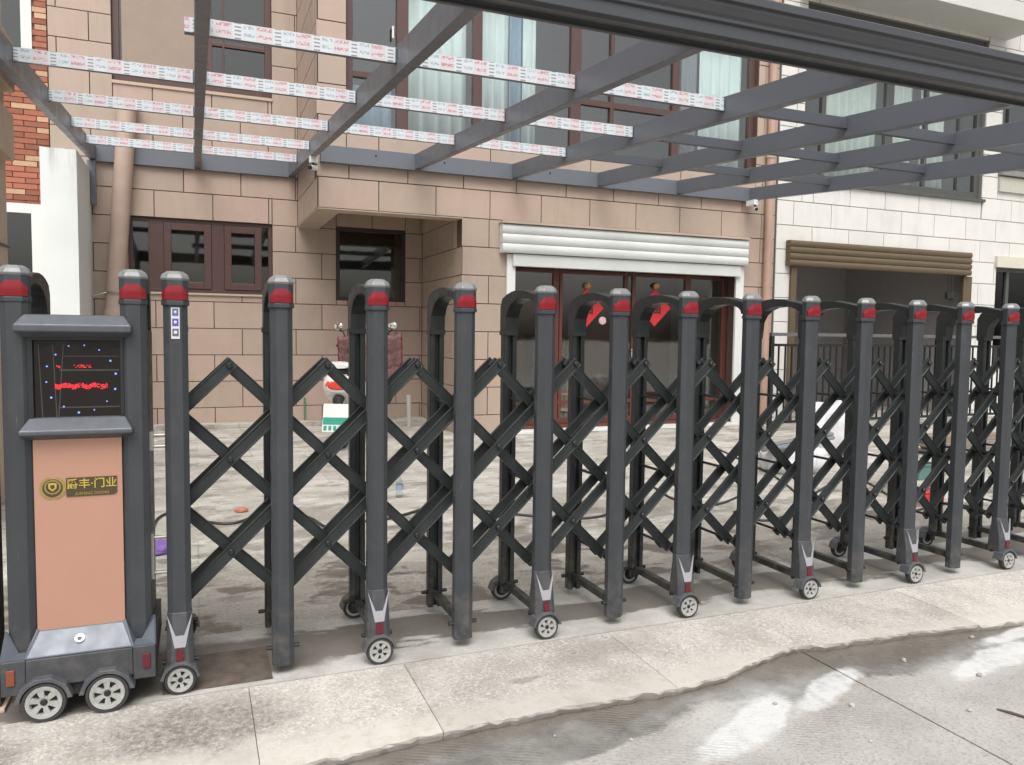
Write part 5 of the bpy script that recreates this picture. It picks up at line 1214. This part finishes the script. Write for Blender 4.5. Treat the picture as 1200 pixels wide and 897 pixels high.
    for k in range(5):
        t = -0.10+k*0.05
        part('plate_character', MB().hexa([P(on(.06), t-0.016, 0.205+.28*.06), P(on(.06), t+0.016, 0.205+.28*.06), P(on(.06)+.006, t+0.016, 0.205+.28*.06), P(on(.06)+.006, t-0.016, 0.205+.28*.06)], [P(on(.22), t-0.016, 0.205+.28*.22), P(on(.22), t+0.016, 0.205+.28*.22), P(on(.22)+.006, t+0.016, 0.205+.28*.22), P(on(.22)+.006, t-0.016, 0.205+.28*.22)]), PLATEG, plo)
    for l in (0.16, 1.36):
        c_ = P(l, 0, 0); R_ = 0.21; rings = []
        mb = MB(); n = 28; prof = [(R_-0.06, -0.04), (R_-0.02, -0.05), (R_, -0.02), (R_, 0.02), (R_-0.02, 0.05), (R_-0.06, 0.04)]
        vs = []
        for i in range(n):
            a = 2*math.pi*i/n
            for r_, t in prof: vs.append(c_ + dr*(r_*math.cos(a)) + sd_*t + Vector((0, 0, R_+r_*math.sin(a))))
        fs = [(i*6+j, ((i+1) % n)*6+j, ((i+1) % n)*6+(j+1) % 6, i*6+(j+1) % 6) for i in range(n) for j in range(6)]
        wl = part('wheel', MB().add(vs, fs), TYRE, root, smooth=True)
        part('hub', MB().tube([c_+Vector((0, 0, R_))-sd_*0.04, c_+Vector((0, 0, R_))+sd_*0.04], 0.152, 20), simple('alloy_grey%d' % int(l*10), (0.25, 0.25, 0.26), 0.4, 0.6), wl)
    part('fork', MB().tube([P(1.36, 0.06, 0.19), P(1.24, 0.05, 0.55)], 0.02, 8).tube([P(1.36, -0.06, 0.19), P(1.24, -0.05, 0.55)], 0.02, 8), STEEL, root)
    part('front_mudguard', loft(MB(), [ring_(1.2, 0.10, 0.36, 0.42), ring_(1.36, 0.14, 0.40, 0.46), ring_(1.5, 0.10, 0.34, 0.38)]), SCW, root, smooth=True)
    part('side_stand', MB().tube([P(0.62, -0.12, 0.30), P(0.55, -0.24, 0.0)], 0.012, 8), STEEL, root)
scooter()

# ================================================================== CLUTTER IN THE YARD
tag(part('garden_stake', MB().tube([atZ(357, 497, 0.002), atZ(357, 497, 0)+Vector((0, 0, 0.42))], 0.012, 8), GREENP), 'short green stake standing on the paving by the scooter plate', 'stake')
q = Vector((3.05, 8.3, 0)); tag(part('plastic_pipe', MB().tube([q, q+Vector((0.0, 0.02, 0.50))], 0.035, 12), STK2), 'short white plastic pipe upright on the paving beside the scooter', 'pipe')
q = atZ(468, 583, 0)
bt = thing('water_bottle', 'clear plastic water bottle standing on the courtyard paving', 'bottle', q)
part('bottle', MB().lathe([(0.0001, q.z+0.002), (0.030, q.z+0.002), (0.033, q.z+0.02), (0.031, q.z+0.07), (0.033, q.z+0.12), (0.030, q.z+0.15), (0.013, q.z+0.185), (0.013, q.z+0.20), (0.0001, q.z+0.20)], 18, 'z', (q.x, q.y, 0)), PET, bt, smooth=True)
part('label', MB().lathe([(0.0335, 0.075), (0.0338, 0.075), (0.0338, 0.115), (0.0335, 0.115)], 18, 'z', (q.x, q.y, 0), True), simple('label_blue', (0.25, 0.32, 0.45), 0.5), bt)
part('cap', MB().lathe([(0.0001, 0.198), (0.015, 0.198), (0.015, 0.215), (0.0001, 0.215)], 14, 'z', (q.x, q.y, 0)), WHITEF, bt)
def cloth_heap(name, mat, c_, rx, ry, h, seed, label, cat):
    import bmesh
    from mathutils import noise as nz
    bm = bmesh.new(); bmesh.ops.create_icosphere(bm, subdivisions=4, radius=1.0)
    for v in bm.verts:
        d_ = v.co.normalized(); f_ = 1+0.20*nz.noise(d_*1.7+Vector((seed, 0, 0)))+0.13*abs(nz.noise(d_*4+Vector((0, seed, 0))))+0.05*nz.noise(d_*9)
        v.co = Vector((d_.x*rx*f_, d_.y*ry*f_, max(-0.0, (d_.z*0.75+0.45))*h*f_/1.2))
    me = bpy.data.meshes.new(name); bm.to_mesh(me); bm.free(); me.materials.append(mat)
    for p in me.polygons: p.use_smooth = True
    return tag(link(name, me, None, (c_[0], c_[1], 0.0)), label, cat)
q = atZ(187, 653, 0); cloth_heap('cloth_bag', PURPLE, (q.x-0.02, q.y+0.1), 0.11, 0.08, 0.08, 3.1, 'crumpled purple cloth bag on the paving behind the gate motor', 'bag')
q = atZ(283, 600, 0); cloth_heap('rag', SALMON, (q.x, q.y), 0.05, 0.04, 0.035, 7.7, 'small salmon rag lying by the black cable', 'rag')
cloth_heap('plastic_sack', SACK, atZ(975, 530, 0), 0.42, 0.35, 0.62, 5.2, 'tall crumpled white plastic sack in the yard before the railing', 'sack')
cloth_heap('plastic_sack', SACK, atZ(930, 552, 0), 0.38, 0.30, 0.30, 1.4, 'low slumped white plastic sack under the bundled grey profiles', 'sack')
q = atZ(930, 552, 0)
pf = thing('profile_bundle', 'bundle of grey metal profiles resting on the low white sack', 'metal profiles', (q.x, q.y, 0.25))
for k in range(5):
    o = Vector((0.0, 0.0, 0.30+0.035*(k % 2)))+Vector((0.03*k-0.05, 0.05*k-0.1, 0)); part('profile', MB().tube([q+o+Vector((-0.55, -0.15, -0.01*k)), q+o+Vector((0.75, 0.25, 0.02))], 0.024, 6), simple('profile_grey', (0.30, 0.31, 0.32), 0.4, 0.5) if k == 0 else MATS['profile_grey'], pf)
q = atZ(1078, 560, 0); tb = thing('plastic_crate', 'teal plastic crate on the paving behind the folding gate', 'crate', q)
cw, cdp, chh = 0.15, 0.11, 0.16
part('base', MB().box(q.x-cw, q.x+cw, q.y-cdp, q.y+cdp, 0.0, 0.015), TEAL, tb)
for a in ((-cw, cw, -cdp, -cdp+0.012), (-cw, cw, cdp-0.012, cdp), (-cw, -cw+0.012, -cdp+0.012, cdp-0.012), (cw-0.012, cw, -cdp+0.012, cdp-0.012)): part('side', MB().box(q.x+a[0], q.x+a[1], q.y+a[2], q.y+a[3], 0.0151, chh), TEAL, tb)
part('rim', MB().box(q.x-cw-0.012, q.x+cw+0.012, q.y-cdp-0.012, q.y-cdp-0.0001, chh-0.02, chh+0.003), TEAL, tb, 0.004)
q = atZ(1088, 588, 0)
rb_ = thing('tool_case', 'small red plastic tool case on the paving behind the gate', 'tool case', q)
part('case', MB().box(q.x-0.12, q.x+0.12, q.y-0.07, q.y+0.07, 0, 0.085), REDP, rb_, 0.012); part('lid', MB().box(q.x-0.124, q.x+0.124, q.y-0.074, q.y+0.074, 0.0855, 0.11), REDP, rb_, 0.008)
part('handle', MB().tube([(q.x-0.05, q.y, 0.105), (q.x-0.04, q.y, 0.14), (q.x+0.04, q.y, 0.14), (q.x+0.05, q.y, 0.105)], 0.009, 8), BLACK, rb_)
part('latch', MB().box(q.x-0.02, q.x+0.02, q.y-0.082, q.y-0.0742, 0.065, 0.10), WHITEF, rb_)
q = Vector((9.2, 3.6, 0)); 
sl_ = thing('timber_stack', 'stack of offcut boards on the yard paving by the railing', 'timber', q)
for k in range(7): part('board', MB().box(q.x-0.7+0.05*(k % 3), q.x+0.6-0.08*(k % 2), q.y-0.2+0.02*k, q.y+0.15+0.02*k, 0.035*k+0.001, 0.035*k+0.034), [WEATH, MATS['profile_grey'], WEATH][k % 3], sl_)
def smooth_pts(P_, n=10):
    out = []
    P_ = [Vector(p) for p in P_]
    for i in range(len(P_)-1):
        p0, p1, p2, p3 = P_[max(i-1, 0)], P_[i], P_[i+1], P_[min(i+2, len(P_)-1)]
        for k in range(n):
            t = k/n; out.append(0.5*((2*p1)+(-p0+p2)*t+(2*p0-5*p1+4*p2-p3)*t*t+(-p0+3*p1-3*p2+p3)*t**3))
    return out+[P_[-1]]
def cable(pxs, r, label, name='power_cable'):
    P_ = [atZ(x, y, r) for x, y in pxs]
    return tag(part(name, MB().tube(smooth_pts(P_), r, 6), CABLE, smooth=True), label, 'cable')
cable([(176, 640), (182, 612), (196, 602), (215, 603), (245, 612), (275, 613), (305, 603), (335, 598), (365, 608), (385, 618), (420, 612), (455, 608), (485, 600), (510, 592)], 0.011, 'long black power cable snaking over the paving behind the first posts')
cable([(540, 596), (580, 600), (640, 606), (700, 606), (735, 590), (760, 570), (790, 585), (835, 592), (870, 580)], 0.010, 'looping thin black cable on the paving behind the middle posts')
cable([(800, 500), (830, 520), (870, 540), (910, 560), (940, 590), (900, 610), (860, 600)], 0.010, 'thin black cable curling toward the white sacks')
cable([(930, 605), (960, 575), (1000, 560), (1040, 580), (1060, 600), (1110, 590), (1160, 600)], 0.010, 'thin black cable running beside the red tool case')
print('tiles/bricks done', cnt, len(bpy.data.objects))
